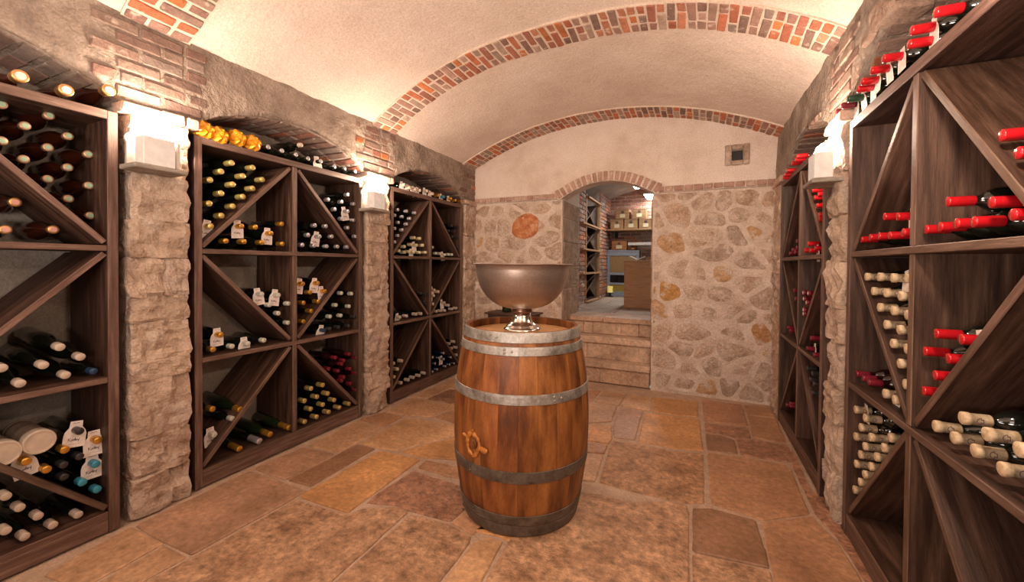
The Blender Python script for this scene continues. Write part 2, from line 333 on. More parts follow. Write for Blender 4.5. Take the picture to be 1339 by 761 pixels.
# floor: mortar bed plus one object per flagstone
fl = struct(box('floor', -3.1, 1.25, YB, 4.56, -.12, -.010, JOINT))
fl_c = fl.location.copy()
FT = {'grey': (.42, .275, .20), 'tan': (.50, .335, .225), 'rough': (.49, .325, .22), 'ochre': (.51, .295, .14), 'dark': (.30, .18, .12),
      'brown': (.43, .26, .165), 'sand': (.52, .345, .215), 'red': (.43, .25, .175), 'sandrough': (.47, .295, .185)}
FLAGS = [
 ('grey',[(-2.244,1.027),(-2.038,1.029),(-2.020,1.534),(-2.019,1.610),(-2.219,1.611),(-2.539,1.615),(-2.517,1.032)]),
 ('tan',[(-2.459,0.703),(-2.219,0.736),(-2.226,0.843),(-2.233,0.964),(-2.240,1.023),(-2.526,1.022),(-2.487,0.798)]),
 ('tan',[(-2.216,0.960),(-2.211,0.837),(-2.202,0.735),(-2.018,0.691),(-2.045,0.827),(-2.036,1.018),(-2.223,1.018)]),
 ('rough',[(-2.034,0.822),(-1.834,0.745),(-1.328,0.981),(-1.345,1.177),(-1.358,1.542),(-1.361,1.697),(-1.440,1.709),(-1.596,1.619),(-1.634,1.544),(-1.901,1.527),(-2.005,1.522),(-2.019,1.023)]),
 ('rough',[(-1.343,1.538),(-1.332,1.187),(-1.311,0.989),(-0.915,1.173),(-0.940,1.371),(-0.952,1.640),(-0.963,1.675),(-1.109,1.706),(-1.337,1.688)]),
 ('ochre',[(-1.981,1.546),(-1.645,1.560),(-1.650,1.707),(-1.658,2.202),(-1.991,2.174),(-2.013,1.641),(-2.007,1.557)]),
 ('dark',[(-2.038,1.650),(-2.049,2.185),(-2.216,2.181),(-2.226,1.640)]),
 ('grey',[(-2.238,1.635),(-2.243,2.006),(-2.527,1.981),(-2.548,1.634)]),
 ('tan',[(-2.242,2.020),(-2.244,2.209),(-2.255,2.480),(-2.547,2.497),(-2.508,2.011)]),
 ('brown',[(-2.257,2.506),(-2.265,2.742),(-2.487,2.751),(-2.556,2.534)]),
 ('sand',[(-2.016,2.201),(-1.877,2.237),(-1.670,2.589),(-1.492,2.607),(-1.603,2.800),(-1.797,2.785),(-2.221,2.737),(-2.222,2.204)]),
 ('ochre',[(-1.660,2.223),(-1.443,2.291),(-1.309,2.290),(-1.477,2.581),(-1.653,2.563),(-1.858,2.223)]),
 ('brown',[(-1.358,2.089),(-1.237,2.102),(-1.295,2.199),(-1.393,2.213),(-1.626,2.196),(-1.612,2.096)]),
 ('red',[(-1.627,1.663),(-1.444,1.721),(-1.368,1.706),(-1.120,1.723),(-1.092,2.018),(-1.265,2.037),(-1.610,2.056),(-1.636,1.771)]),
 ('brown',[(-0.959,1.687),(-0.949,1.811),(-1.099,1.823),(-1.108,1.718)]),
 ('sand',[(-0.927,1.370),(-0.908,1.222),(-0.783,1.280),(-0.783,1.431),(-0.811,1.700),(-0.874,1.713),(-0.937,1.641)]),
 ('ochre',[(-0.867,1.727),(-0.794,1.720),(-0.672,1.773),(-0.600,2.279),(-0.543,1.921),(-0.915,1.791),(-0.984,1.714)]),
 ('rough',[(-0.770,1.437),(-0.789,1.089),(-0.002,1.455),(-0.001,1.810),(-0.006,2.310),(-0.026,2.398),(-0.112,2.389),(-0.320,2.283),(-0.454,2.302),(-0.614,2.261),(-0.789,1.721)]),
 ('tan',[(-2.271,2.783),(-2.053,2.844),(-2.031,3.075),(-2.060,3.161),(-2.349,3.169),(-2.510,3.164),(-2.475,2.776)]),
 ('dark',[(-2.073,3.196),(-1.872,3.267),(-2.050,3.576),(-2.325,3.550),(-2.356,3.205)]),
 ('tan',[(-2.381,3.221),(-2.351,3.590),(-2.079,3.625),(-2.469,4.302),(-2.503,3.910),(-2.517,3.200)]),
 ('brown',[(-1.806,2.812),(-1.549,2.845),(-1.685,3.092),(-1.972,3.055),(-2.027,2.857)]),
 ('sand',[(-1.631,3.132),(-1.174,3.806),(-1.330,4.303),(-1.812,4.235),(-2.178,3.503),(-2.007,3.012)]),
 ('tan',[(-1.477,2.838),(-0.804,3.246),(-0.931,3.753),(-1.148,3.719),(-1.687,2.986)]),
 ('red',[(-1.266,3.669),(-0.888,3.841),(-0.876,4.214),(-1.018,4.145),(-1.381,4.000)]),
 ('tan',[(-0.866,3.852),(-0.629,3.829),(-0.616,4.203),(-0.852,4.212)]),
 ('sand',[(-0.613,3.827),(-0.406,3.818),(-0.341,3.825),(-0.373,4.203),(-0.603,4.209)]),
 ('ochre',[(-0.327,3.818),(-0.133,3.810),(0.049,3.848),(0.047,4.288),(-0.364,4.230)]),
 ('red',[(0.092,3.762),(0.423,3.819),(0.424,4.369),(0.076,4.358)]),
 ('brown',[(0.438,4.116),(0.665,4.114),(0.670,4.411),(0.443,4.379)]),
 ('brown',[(0.427,3.575),(0.645,3.553),(0.664,4.083),(0.441,4.081)]),
 ('red',[(0.091,3.531),(0.209,3.534),(0.302,3.508),(0.413,3.551),(0.419,3.782),(0.089,3.723)]),
 ('dark',[(0.094,3.192),(0.296,3.207),(0.290,3.459),(0.208,3.505),(0.095,3.494)]),
 ('red',[(0.306,3.206),(0.568,3.216),(0.650,3.265),(0.641,3.520),(0.418,3.530),(0.302,3.475)]),
 ('tan',[(-1.045,3.208),(-0.805,3.290),(-0.621,3.420),(-0.637,3.805),(-0.924,3.770),(-1.191,3.652)]),
 ('grey',[(-0.597,3.342),(-0.543,3.105),(-0.388,3.132),(-0.408,3.779),(-0.607,3.790)]),
 ('ochre',[(-0.370,3.114),(-0.105,3.109),(0.077,3.154),(0.053,3.811),(-0.131,3.775),(-0.391,3.759)]),
 ('ochre',[(-0.932,2.909),(-0.730,2.962),(-0.558,2.980),(-0.549,3.082),(-0.606,3.338),(-0.799,3.265),(-1.020,3.179)]),
 ('brown',[(-0.877,2.700),(-0.687,2.768),(-0.555,2.808),(-0.562,2.953),(-0.727,2.934),(-0.935,2.874)]),
 ('tan',[(-0.762,2.350),(-0.633,2.393),(-0.531,2.420),(-0.558,2.781),(-0.681,2.742),(-0.865,2.663)]),
 ('sandrough',[(-0.514,2.428),(-0.300,2.412),(-0.025,2.416),(0.069,2.460),(0.076,3.111),(-0.103,3.069),(-0.374,3.068),(-0.547,3.043)]),
 ('brown',[(0.098,2.469),(0.207,2.447),(0.335,2.423),(0.576,2.591),(0.589,3.113),(0.553,3.175),(0.298,3.169),(0.101,3.145)]),
 ('dark',[(0.008,2.013),(0.319,2.049),(0.318,2.183),(0.303,2.407),(0.103,2.423),(0.006,2.382)]),
 ('rough',[(0.010,1.529),(0.320,1.674),(0.316,2.033),(0.008,2.001)]),
 ('brown',[(0.319,2.060),(0.318,1.762),(0.660,1.921),(0.657,2.184),(0.637,2.404),(0.583,2.574),(0.336,2.408)]),
 ('red',[(0.604,3.179),(0.600,2.624),(0.649,2.409),(0.679,1.930),(0.683,1.815),(0.704,2.314),(0.695,2.520),(0.723,2.837),(0.641,2.859),(0.661,3.507)]),
]

for k, (kind, P) in enumerate(FLAGS):
    # corners straightened, edges roughened
    P = rounded(shrink(P, .002), .045, .0035)
    V, F = poly_stone(P, .009 + random.uniform(-.0015, .0015), .007, .5, base=-.012)
    V = [(x - fl_c.x, y - fl_c.y, z - .010 - fl_c.z) for x, y, z in V]
    kk = random.uniform(.94, 1.07)
    put('flagstone', mesh('flagstone', V, F, FLAGR if 'rough' in kind or kind in ('dark', 'red') and k % 2 else FLAG), fl, None, [c * kk * f_ for c, f_ in zip(FT[kind], (1.14, 1.04, .92))])

# ceiling: plaster vault, ribs of brick
nx, ny = 44, 40
V, F = [], []
for lay in (0, .10):
    for j in range(ny + 1):
        y = YB + (4.58 - YB) * j / ny
        for i in range(nx + 1):
            x = -2.66 + (XR + .09 + 2.66) * i / nx
            z = vault_z(x, y) + (.006 * noise.noise(Vector((x * 2.5, y * 2.5, 0))) if not lay else 0)
            V.append((x, y, z + lay))
N = (nx + 1) * (ny + 1)
for j in range(ny):
    for i in range(nx):
        a = j * (nx + 1) + i; b = a + 1; c = b + nx + 1; d = a + nx + 1
        F += [[a, d, c, b], [a + N, b + N, c + N, d + N]]
edge = [j * (nx + 1) for j in range(ny + 1)]
for e in (edge, [q + nx for q in edge]):
    for p, q in zip(e, e[1:]): F.append([p, q, q + N, p + N])
for e in (list(range(nx + 1)), [ny * (nx + 1) + i for i in range(nx + 1)]):
    for p, q in zip(e, e[1:]): F.append([p, q, q + N, p + N])
ceil = struct(put('ceiling', mesh('ceiling', V, F, PLASTER, True)))
def rib(y0, y1, skew=0, nvis=999, x_left=XL - .02, x_right=XR + .02):
    n = 300; pts = []
    for i in range(n + 1):
        x = x_left + (x_right - x_left) * i / n; t = i / n
        pts.append(Vector((x, (y0 + y1) / 2 + skew * t, vault_z(x, (y0 + y1) / 2))))
    # mortar band
    V, F = [], []; wd = y1 - y0
    for i in range(0, n + 1, 4):
        p = pts[i]; wob = .006 * noise.noise(Vector((p.x * 5, y0, 1)))
        nn = Vector((-.001, 0, 0))
        for (dy, dz) in ((-wd / 2 + wob, .03), (-wd / 2 + wob, -.012), (wd / 2 + wob, -.012), (wd / 2 + wob, .03)): V.append((p.x, p.y + dy, p.z + dz))
    for j in range(len(V) // 4 - 1):
        for i in range(3): F.append([j * 4 + i, j * 4 + i + 1, j * 4 + i + 5, j * 4 + i + 4])
    put('mortar_band', mesh('mortar_band', V, F, RIBMORTAR), ceil)
    L = [0]
    for a, b in zip(pts, pts[1:]): L.append(L[-1] + (b - a).length)
    nc = int(L[-1] / .0605); extraV, extraF = [], []
    k = 0
    for c in range(nc):
        s = (c + .5) / nc * L[-1]
        while L[k + 1] < s and k < n - 1: k += 1
        p = pts[k].lerp(pts[k + 1], (s - L[k]) / (L[k + 1] - L[k])); tg = (pts[min(n, k + 3)] - pts[max(0, k - 3)]).normalized()
        Y = Vector((0, 1, 0)); tg.y = 0; tg.normalize(); nrm = Y.cross(tg) * -1   # into the room when negative z
        if nrm.z > 0: nrm = -nrm
        full, half = .192, .092
        seq = [(-wd / 2 + full / 2 + .003, full), (wd / 2 - half / 2 - .003, half)] if c % 2 else [(-wd / 2 + half / 2 + .003, half), (wd / 2 - full / 2 - .003, full)]
        if random.random() < .18: # split course
            seq = [(-wd / 2 + .05, .09), (0, .092), (wd / 2 - .05, .09)]
        for (dy, ln) in seq:
            M = Matrix((tg, Y, tg.cross(Y))).transposed().to_4x4()
            M.translation = p + Vector((0, dy + random.uniform(-.004, .004), 0)) + nrm * (-.001 + random.uniform(0, .004))
            M = M @ Matrix.Rotation(random.uniform(-.05, .05), 4, 'Z')
            if c < nvis:
                put('brick', boxmesh('brick', .049, ln - .006, .03, BRICK, .005, .0025, random.randint(0, 4)), ceil, M, brick_color(.3))
            else:
                v_, f_ = cbox(.049, ln - .006, .03, .005, .002); o_ = len(extraV)
                extraV += [M @ Vector(q) for q in v_]; extraF += [[q + o_ for q in g] for g in f_]
    if extraV:
        o = put('brickwork', mesh('brickwork', extraV, extraF, BRICK), ceil, None, (.42, .18, .12)); o['kind'] = 'stuff'
rib(1.01, 1.31, 0, 26)
rib(2.70, 3.00, -.10)
rib(4.20, 4.505)

# ---------------------------------------------------------------- side walls with niches
def arch_fn(y0, y1, zs=2.08, rise=.20):
    mid, h = (y0 + y1) / 2, (y1 - y0) / 2
    return lambda y: zs + rise * max(0, 1 - ((y - mid) / h) ** 2) ** .8 if abs(y - mid) < h else zs
def side_wall(name, xf, d, niches, depth, pillars):
    """xf: face, d: -1 recess towards -x / +1 towards +x; niches: (y0, y1, rise)"""
    V, F = [], []
    def q(*p): o = len(V); V.extend(p); F.append([o, o + 1, o + 2, o + 3])
    xb = xf + d * depth
    fns = [(a, b, arch_fn(a, b, 2.08, r_)) for a, b, r_ in niches]
    def low(y):
        for a, b, f in fns:
            if a <= y <= b: return f(y)
        return 2.08
    ys = [YB + (4.5 - YB) * i / 170 for i in range(171)]
    for a, b, f in fns: ys += [a, b, a + .0005, b - .0005]
    ys = sorted(set(ys))
    rows = 7
    grid = []
    for y in ys:
        zl = low(y); zt = max(vault_z(xf, y) + .02, 2.56); col = []
        for r_ in range(rows + 1):
            z = zl + (zt - zl) * r_ / rows
            k = .016 * noise.noise(Vector((y * 5, z * 5, xf))) + .007 * noise.noise(Vector((y * 17, z * 17, xf)))
            if r_ == 0: k = -.008 + .012 * noise.noise(Vector((y * 22, 0, xf)))
            zz = z + (.010 * noise.noise(Vector((y * 16, 7, xf))) if r_ == 0 and zl > 2.081 else 0)
            col.append((xf + d * .006 + k * .8, y, zz))
        grid.append(col)
    for c0, c1 in zip(grid, grid[1:]):
        for r_ in range(rows): q(c0[r_], c0[r_ + 1], c1[r_ + 1], c1[r_])
    # soffits, pillar sides and undersides
    for a, b, f in fns:
        n = 24
        for i in range(n):
            ya, yb = a + (b - a) * i / n, a + (b - a) * (i + 1) / n
            q((xf, ya, f(ya)), (xf, yb, f(yb)), (xb, yb, f(yb)), (xb, ya, f(ya)))
    sp = struct(put(name, mesh(name, V, F, STUCCO)))
    # solid cores and the plastered back of each niche
    edges = sorted([YB] + [e for a, b, _ in niches for e in (a, b)] + [4.5])
    for a, b in zip(edges[::2], edges[1::2]):
        if b - a > .02:
            g_ = .035 if b - a < .4 else 0
            box('masonry_core', xf + d * .030, xb + d * .06, a + g_, b - g_ * .8, -.05, 2.075, MORTAR if b - a < 1 else STUCCO, sp, .01)
            if g_: box('pier_head', xf + d * .03, xb + d * .06, a, b, 2.05, 2.10, MORTAR, sp, .004)
    for a, b, f in fns:
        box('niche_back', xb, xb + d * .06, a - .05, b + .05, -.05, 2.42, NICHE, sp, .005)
        # bricks of the soffit
        n = int((b - a) * 1.06 / .078)
        for i in range(n):
            y = a + (b - a) * (i + .5) / n; e = .01
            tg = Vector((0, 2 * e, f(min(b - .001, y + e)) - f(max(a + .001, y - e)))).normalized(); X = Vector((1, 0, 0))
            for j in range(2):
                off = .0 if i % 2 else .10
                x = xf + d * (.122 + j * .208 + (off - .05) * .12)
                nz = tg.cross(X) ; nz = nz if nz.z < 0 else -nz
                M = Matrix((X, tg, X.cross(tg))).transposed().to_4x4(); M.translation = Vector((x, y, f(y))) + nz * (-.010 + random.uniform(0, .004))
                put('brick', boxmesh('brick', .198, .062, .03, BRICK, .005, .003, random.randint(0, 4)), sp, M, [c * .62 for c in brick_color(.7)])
    # brick quoins over the pillars and the capping course
    for (a, b, quoin) in pillars:
        w_ = b - a
        if quoin:
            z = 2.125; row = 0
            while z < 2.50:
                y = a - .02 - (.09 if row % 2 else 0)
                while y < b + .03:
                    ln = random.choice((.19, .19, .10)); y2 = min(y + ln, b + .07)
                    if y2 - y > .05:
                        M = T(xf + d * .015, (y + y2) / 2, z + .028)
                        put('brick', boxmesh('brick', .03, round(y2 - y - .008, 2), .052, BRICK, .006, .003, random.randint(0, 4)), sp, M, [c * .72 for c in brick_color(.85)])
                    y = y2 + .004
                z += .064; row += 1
        y = a - .01; k = 0
        while y < b - .03:
            ln = random.uniform(.10, .17); y2 = min(y + ln, b + .015)
            if b + .015 - y2 < .04: y2 = b + .015
            box('brick', xf - d * .035, xf + d * .06, y, y2 - .005, 2.045, 2.10 + random.uniform(-.003, .004), BRICK, sp, .008, (.62, .46, .37), .004)
            y = y2
    return sp
def pillar_stones(sp, xf, d, y0, y1, seed, gz):
    z = 0; k = 0
    for z1 in gz:
        h = z1 - z; w_ = y1 - y0
        cut = [y0, y1] if (k % 3 or h < .17) else [y0, y0 + w_ * random.uniform(.4, .65), y1]
        for a, b in zip(cut, cut[1:]):
            o1, o2 = random.uniform(-.016, .016), random.uniform(-.012, .006)
            Vv, Ff = rough_block(.11, (b - a) + .004, h + .006, .021, seed + k * 3.1 + a * 5)
            c = random.choice([(.62, .49, .40), (.66, .53, .43), (.58, .46, .37), (.68, .56, .47), (.60, .50, .43)])
            put('stone', mesh('stone', Vv, Ff, PILLAR), sp, T(xf + d * (.045 + o2), (a + b) / 2 + o1 * .4, (z + z1) / 2), c)
        z = z1; k += 1
LW = side_wall('wall_left', XL, -1, [(-.30, 1.005, .20), (1.325, 2.615, .20), (2.925, 4.225, .205)], .43,
               [(-.62, -.30, False), (1.005, 1.325, True), (2.615, 2.925, True), (4.225, 4.49, True)])
pillar_stones(LW, XL, -1, 1.036, 1.292, 1, [.20, .40, .70, .80, 1.0, 1.13, 1.33, 1.52, 1.76, 1.93, 2.04])
pillar_stones(LW, XL, -1, 2.640, 2.898, 5, [.17, .36, .52, .74, .93, 1.08, 1.30, 1.50, 1.66, 1.88, 2.04])
pillar_stones(LW, XL, -1, 4.235, 4.485, 9, [.22, .44, .60, .84, 1.02, 1.25, 1.41, 1.66, 1.85, 2.04])
pillar_stones(LW, XL, -1, -.61, -.31, 15, [.3, .55, .84, 1.02, 1.25, 1.51, 1.76, 2.04])
RW = side_wall('wall_right', XR, 1, [(1.225, 2.525, .27), (2.79, 4.11, .205)], .43,
               [(.93, 1.225, False), (2.525, 2.79, True), (4.11, 4.49, False)])
pillar_stones(RW, XR, 1, 2.550, 2.765, 21, [.24, .50, .68, .92, 1.10, 1.34, 1.58, 1.80, 2.04])
pillar_stones(RW, XR, 1, 4.12, 4.485, 25, [.3, .55, .84, 1.02, 1.25, 1.51, 1.76, 2.04])
# ledges of broken stone that project over the shelves of the near arch
for (y, z, ly, lz, lx, s) in ((2.18, 2.325, .30, .045, .14, 3), (2.10, 2.41, .42, .07, .10, 4), (2.45, 2.235, .12, .06, .10, 6), (3.15, 2.245, .25, .03, .12, 7), (1.75, 2.36, .35, .05, .12, 8)):
    Vv, Ff = rough_block(lx, ly, lz, .010, s * 7)
    put('stone', mesh('stone', Vv, Ff, PILLAR), RW, T(XR + .05, y, z), (.46, .33, .27))
struct(box('wall_back', -3.1, 1.25, YB - .12, YB, -.1, 3.1, STUCCO))

# ---------------------------------------------------------------- far wall
DX0, DX1 = -1.40, -.41
def door_top(x):
    mid, h = (DX0 + DX1) / 2, (DX1 - DX0) / 2 + .01
    return 2.075 + .165 * max(0, 1 - ((x - mid) / h) ** 2)
VX0, VX1, VZ0, VZ1 = .318, .418, 2.348, 2.456
V, F = [], []
def q4(*p): o = len(V); V.extend(p); F.append(list(range(o, o + len(p))))
TH = .72
xs = sorted(set([-2.60 + (XR + .03 + 2.60) * i / 70 for i in range(71)] + [DX0, DX0 + .0005, DX1, DX1 - .0005, VX0, VX1]))
for a, b in zip(xs, xs[1:]):
    mid = (a + b) / 2; za, zb = vault_z(a, 4.5) + .03, vault_z(b, 4.5) + .03
    if DX0 < mid < DX1: segs = [(door_top(a), za, door_top(b), zb)]
    elif VX0 < mid < VX1: segs = [(-.05, VZ0, -.05, VZ0), (VZ1, za, VZ1, zb)]
    else: segs = [(-.05, za, -.05, zb)]
    for (l0, h0, l1, h1) in segs:
        q4((a, 4.5, l0), (b, 4.5, l1), (b, 4.5, h1), (a, 4.5, h0))
        l2, l3 = (2.62, 2.62) if DX0 < mid < DX1 else (l0, l1)
        q4((a, 4.5 + TH, l2), (a, 4.5 + TH, h0), (b, 4.5 + TH, h1), (b, 4.5 + TH, l3))
    if DX0 < mid < DX1:
        q4((a, 4.5, door_top(a)), (a, 4.65, door_top(a)), (b, 4.65, door_top(b)), (b, 4.5, door_top(b)))
        q4((a, 4.65, door_top(a)), (a, 4.65, 2.62), (b, 4.65, 2.62), (b, 4.65, door_top(b)))
        q4((a, 4.65, 2.62), (a, 4.5 + TH, 2.62), (b, 4.5 + TH, 2.62), (b, 4.65, 2.62))
for x in (DX0, DX1): q4((x, 4.5, -.05), (x, 4.5, 2.10), (x, 4.65, 2.10), (x, 4.65, 2.62), (x, 4.5 + TH, 2.62), (x, 4.5 + TH, -.05))
for x in (VX0, VX1): q4((x, 4.5, VZ0), (x, 4.5, VZ1), (x, 4.8, VZ1), (x, 4.8, VZ0))
for z in (VZ0, VZ1): q4((VX0, 4.5, z), (VX1, 4.5, z), (VX1, 4.8, z), (VX0, 4.8, z))
q4((VX0, 4.8, VZ0), (VX1, 4.8, VZ0), (VX1, 4.8, VZ1), (VX0, 4.8, VZ1))
FW = struct(put('wall_far', mesh('wall_far', V, F, LUNETTE)))
# mortar field under the string course (stands 1 cm proud of the lunette)
for (a, b) in ((-2.575, DX0), (DX1, XR + .005)): box('mortar_field', a, b, 4.484, 4.502, -.03, 2.075, MORTAR, FW, .003)
WC = [(.66, .53, .44), (.69, .55, .45), (.62, .49, .405), (.71, .58, .48), (.64, .49, .39), (.60, .49, .41), (.68, .56, .46)]
def wall_stones(x0, x1, z0, z1, nx_, nz_, special=()):
    for P in voronoi(x0, x1, z0, z1, nx_, nz_, 1.5):
        c = (sum(p[0] for p in P) / len(P), sum(p[1] for p in P) / len(P))
        col = random.choice(WC); kc = random.uniform(.86, 1.08); col = [v * kc for v in col]
        if random.random() < .10: col = (.66, .45, .27)
        for (sx, sz, sr, sc) in special:
            if math.hypot(c[0] - sx, c[1] - sz) < sr: col = sc
        P = rounded(shrink(P, random.uniform(.006, .014)), .24, .006)
        Vv, Ff = poly_stone(P, random.uniform(.001, .010), .03, .3, dome=.007, base=-.01)
        Vv = [(x, 4.487 - z, y) for x, y, z in Vv]; Ff = [f[::1] for f in Ff]
        put('stone', mesh('stone', Vv, Ff, STONE), FW, None, col)
wall_stones(DX1, XR, 0, 2.07, 5, 11, ((-.30, 1.02, .17, (.66, .40, .15)), (.60, .70, .12, (.58, .34, .18))))
wall_stones(-2.57, DX0, 0, 2.07, 5, 11, ((-1.86, 1.77, .16, (.62, .20, .08)),))
# the one orange-red stone
P = rounded([(-2.03, 1.66), (-1.90, 1.615), (-1.74, 1.65), (-1.685, 1.76), (-1.71, 1.89), (-1.83, 1.93), (-1.96, 1.90), (-2.05, 1.80)], .25, .008)
Vv, Ff = poly_stone(P, .020, .03, .4, dome=.008, base=-.005)
put('stone', mesh('orange_stone', [(x, 4.487 - z, y) for x, y, z in Vv], Ff, mat('orange_red_stone', [(.25, (.36, .10, .04)), (.5, (.62, .24, .10)), (.7, (.74, .46, .28))], 16, rough=.9, bump=1, bscale=40, bdist=.02, world=True, smear=((.74, .56, .44), .60, 18))), FW)
# jamb stones of the passage
for x, sgn in ((DX0, 1), (DX1, -1)):
    z = .02; k = 0
    while z < 2.03:
        h = random.uniform(.24, .42); z1 = min(2.07, z + h)
        if 2.07 - z1 < .12: z1 = 2.07
        cuts = [4.502, 5.215] if k % 2 else [4.502, 4.502 + random.uniform(.3, .45), 5.215]
        for a, b in zip(cuts, cuts[1:]):
            Vv, Ff = rough_block(.05, b - a - .01, z1 - z - .012, .006, 40 + k * 2 + x)
            put('stone', mesh('stone', Vv, Ff, PILLAR), FW, T(x - sgn * .012, (a + b) / 2, (z + z1) / 2), (.52, .41, .325))
        z = z1; k += 1
# string course
def course(x0, x1, z):
    x = x0
    while x < x1 - .03:
        ln = random.choice((.088, .088, .092, .10)); x2 = min(x + ln, x1)
        if x2 - x > .04: box('brick', x, x2 - .010, 4.458, 4.50, z + .0 + random.uniform(-.002, .002), z + .05, BRICK, FW, .006, random.choice([(.50, .32, .26), (.56, .38, .31), (.47, .29, .23), (.60, .44, .36)]), .002)
        x = x2
    box('mortar_strip', x0, x1, 4.470, 4.502, z - .008, z + .057, MORTAR, FW, .006)
course(-2.56, DX0 - .02, 2.085); course(DX1 + .03, XR, 2.085)
n = 19
band = []
for i in range(n):
    t_ = (i + .5) / n; x = DX0 - .045 + (DX1 - DX0 + .09) * t_
    e = .01; xm = max(DX0 + .01, min(DX1 - .01, x)); tz = (door_top(min(DX1 - .001, xm + e)) - door_top(max(DX0 + .001, xm - e))) / (2 * e); tz = max(-.62, min(.62, tz))
    tg = Vector((1, 0, tz)).normalized(); up = Vector((-tg.z, 0, tg.x))
    M = Matrix((tg, Vector((0, 1, 0)) , tg.cross(Vector((0, 1, 0))))).transposed().to_4x4(); M.translation = Vector((x, 4.485, door_top(xm) if DX0 < x < DX1 else 2.08)) + up * .058
    put('brick', boxmesh('brick', .043, .06, .102, BRICK, .006, .002, i % 5), FW, M, random.choice([(.52, .33, .27), (.57, .38, .31), (.48, .30, .24)]))
V, F = [], []
for i in range(31):
    x = DX0 - .06 + (DX1 - DX0 + .12) * i / 30; xm = max(DX0, min(DX1, x)); z = door_top(xm) - (0 if xm == x else .02)
    mid = (DX0 + DX1) / 2; nx_ = (x - mid) * .5
    for (y, dz) in ((4.505, 0), (4.462, .002), (4.462, .112), (4.505, .112)): V.append((x + (nx_ * .10 if dz > .05 else 0), y, z + dz))
for j in range(30):
    for i in range(4): F.append([j * 4 + i, j * 4 + (i + 1) % 4, j * 4 + (i + 1) % 4 + 4, j * 4 + i + 4])
put('arch_mortar', mesh('arch_mortar', V, F, MORTAR), FW)
put('vent_shade_plate', boxmesh('vent_shade_plate', .098, .004, .106, BLK, .001), FW, T((VX0 + VX1) / 2, 4.56, (VZ0 + VZ1) / 2))  # black plate painted in for the shade inside the vent
# stone surround of the little vent
for (a, b, c, d) in ((.258, .318, 2.30, 2.505), (.418, .472, 2.30, 2.505), (.318, .418, 2.456, 2.505), (.318, .418, 2.30, 2.348)):
    box('vent_surround', a, b - .002, 4.478, 4.52, c, d - .002, STONE, FW, .008, (.58, .46, .38), .003)

# ---------------------------------------------------------------- steps
st = empty('stone_steps', (-.905, 4.47, 0), 'three worn pinkish stone steps rising through the arched opening', 'steps')
def sbox(name, x0, x1, y0, y1, z0, z1, col):
    me = boxmesh(name, x1 - x0, y1 - y0, z1 - z0, FLAG, .005, .002, random.randint(0, 3))
    return put(name, me, st, T((x0 + x1) / 2 + .905, (y0 + y1) / 2 - 4.47, (z0 + z1) / 2), col)
X0, X1 = DX0 + .012, DX1 - .012
SCOL = [(.64, .46, .345), (.68, .51, .395), (.60, .42, .31), (.66, .47, .355)]
for (yf, z0, z1, cuts) in ((4.495, 0, .165, [X0, -.95, X1]), (4.63, .235, .415, [X0, -1.13, X1]), (4.78, .495, .64, [X0, -1.21, -1.10, -.77, -.57, X1])):
    for a, b in zip(cuts, cuts[1:]): sbox('riser_stone', a, b - .003, yf, 4.95, z0, z1, random.choice(SCOL))
for (yf, yb, z0, z1) in ((4.47, 4.8, .167, .233), (4.60, 4.95, .417, .493)):
    sbox('tread_slab', X0, X1, yf, yb, z0, z1, SCOL[1])
for a, b in ((X0, -.98), (-.975, X1)): sbox('tread_slab', a, b, 4.75, 5.2, .642, .70, SCOL[3])

# ---------------------------------------------------------------- room beyond the opening
FB = struct(box('floor', -2.2, .9, 5.19, 8.6, .55, .692, JOINT))
c0 = FB.location.copy()
y = 5.2; k = 0
while y < 8.3:
    h = random.uniform(.38, .6); x = -2.1 + random.uniform(0, .3)
    while x < .6:
        ww = random.uniform(.45, .8)
        Vv, Ff = poly_stone(rounded([(x, y), (x + ww - .012, y), (x + ww - .012, y + h - .012), (x, y + h - .012)], .1, .004), .009, .006, .5, base=-.01)
        put('flagstone', mesh('flagstone', [(a - c0.x, b - c0.y, c + .691 - c0.z) for a, b, c in Vv], Ff, FLAG), FB, None, random.choice([(.46, .36, .29), (.40, .31, .25), (.50, .40, .32)]))
        x += ww
    y += h
def brick_wall(name, plane, u0, u1, z0, z1, face, inward, limit=280, back=.1):
    """plane 'x' or 'y': wall face at `face`; inward = direction the bricks stand proud"""
    if plane == 'y': w_ = struct(box(name, u0, u1, face, face - inward * back, z0, z1, MORTAR))
    else: w_ = struct(box(name, face, face - inward * back, u0, u1, z0, z1, MORTAR))
    c = w_.location.copy(); z = z0 + .01; row = 0; cnt = 0; EV, EF = [], []
    while z < z1 - .05:
        u = u0 - (.11 if row % 2 else 0)
        while u < u1 - .02:
            a, b = max(u, u0), min(u + .20, u1)
            if b - a > .04:
                pos = ((a + b) / 2, face + inward * .0, z + .028) if plane == 'y' else (face, (a + b) / 2, z + .028)
                dims = (round(b - a, 2), .03, .055) if plane == 'y' else (.03, round(b - a, 2), .055)
                col = brick_color(.35); kk = random.uniform(-.003, .005)
                M = T(pos[0] - c.x + (inward * kk if plane == 'x' else 0), pos[1] - c.y + (inward * kk if plane == 'y' else 0), pos[2] - c.z)
                if cnt < limit: put('brick', boxmesh('brick', *dims, BRICK, .005, .002, random.randint(0, 3)), w_, M, col)
                else:
                    v_, f_ = cbox(*dims, .005, .002); o_ = len(EV); EV += [M @ Vector(p) for p in v_]; EF += [[p + o_ for p in g] for g in f_]
                cnt += 1
            u += .211
        z += .067; row += 1
    if EV: o = put('brickwork', mesh('brickwork', EV, EF, BRICK), w_, None, (.36, .17, .12)); o['kind'] = 'stuff'
    return w_
brick_wall('wall_left', 'x', 7.36, 8.36, .69, 2.75, -1.60, 1, 290, .45)
brick_wall('wall_left', 'x', 5.23, 6.30, .69, 2.75, -1.60, 1, 240, .45)
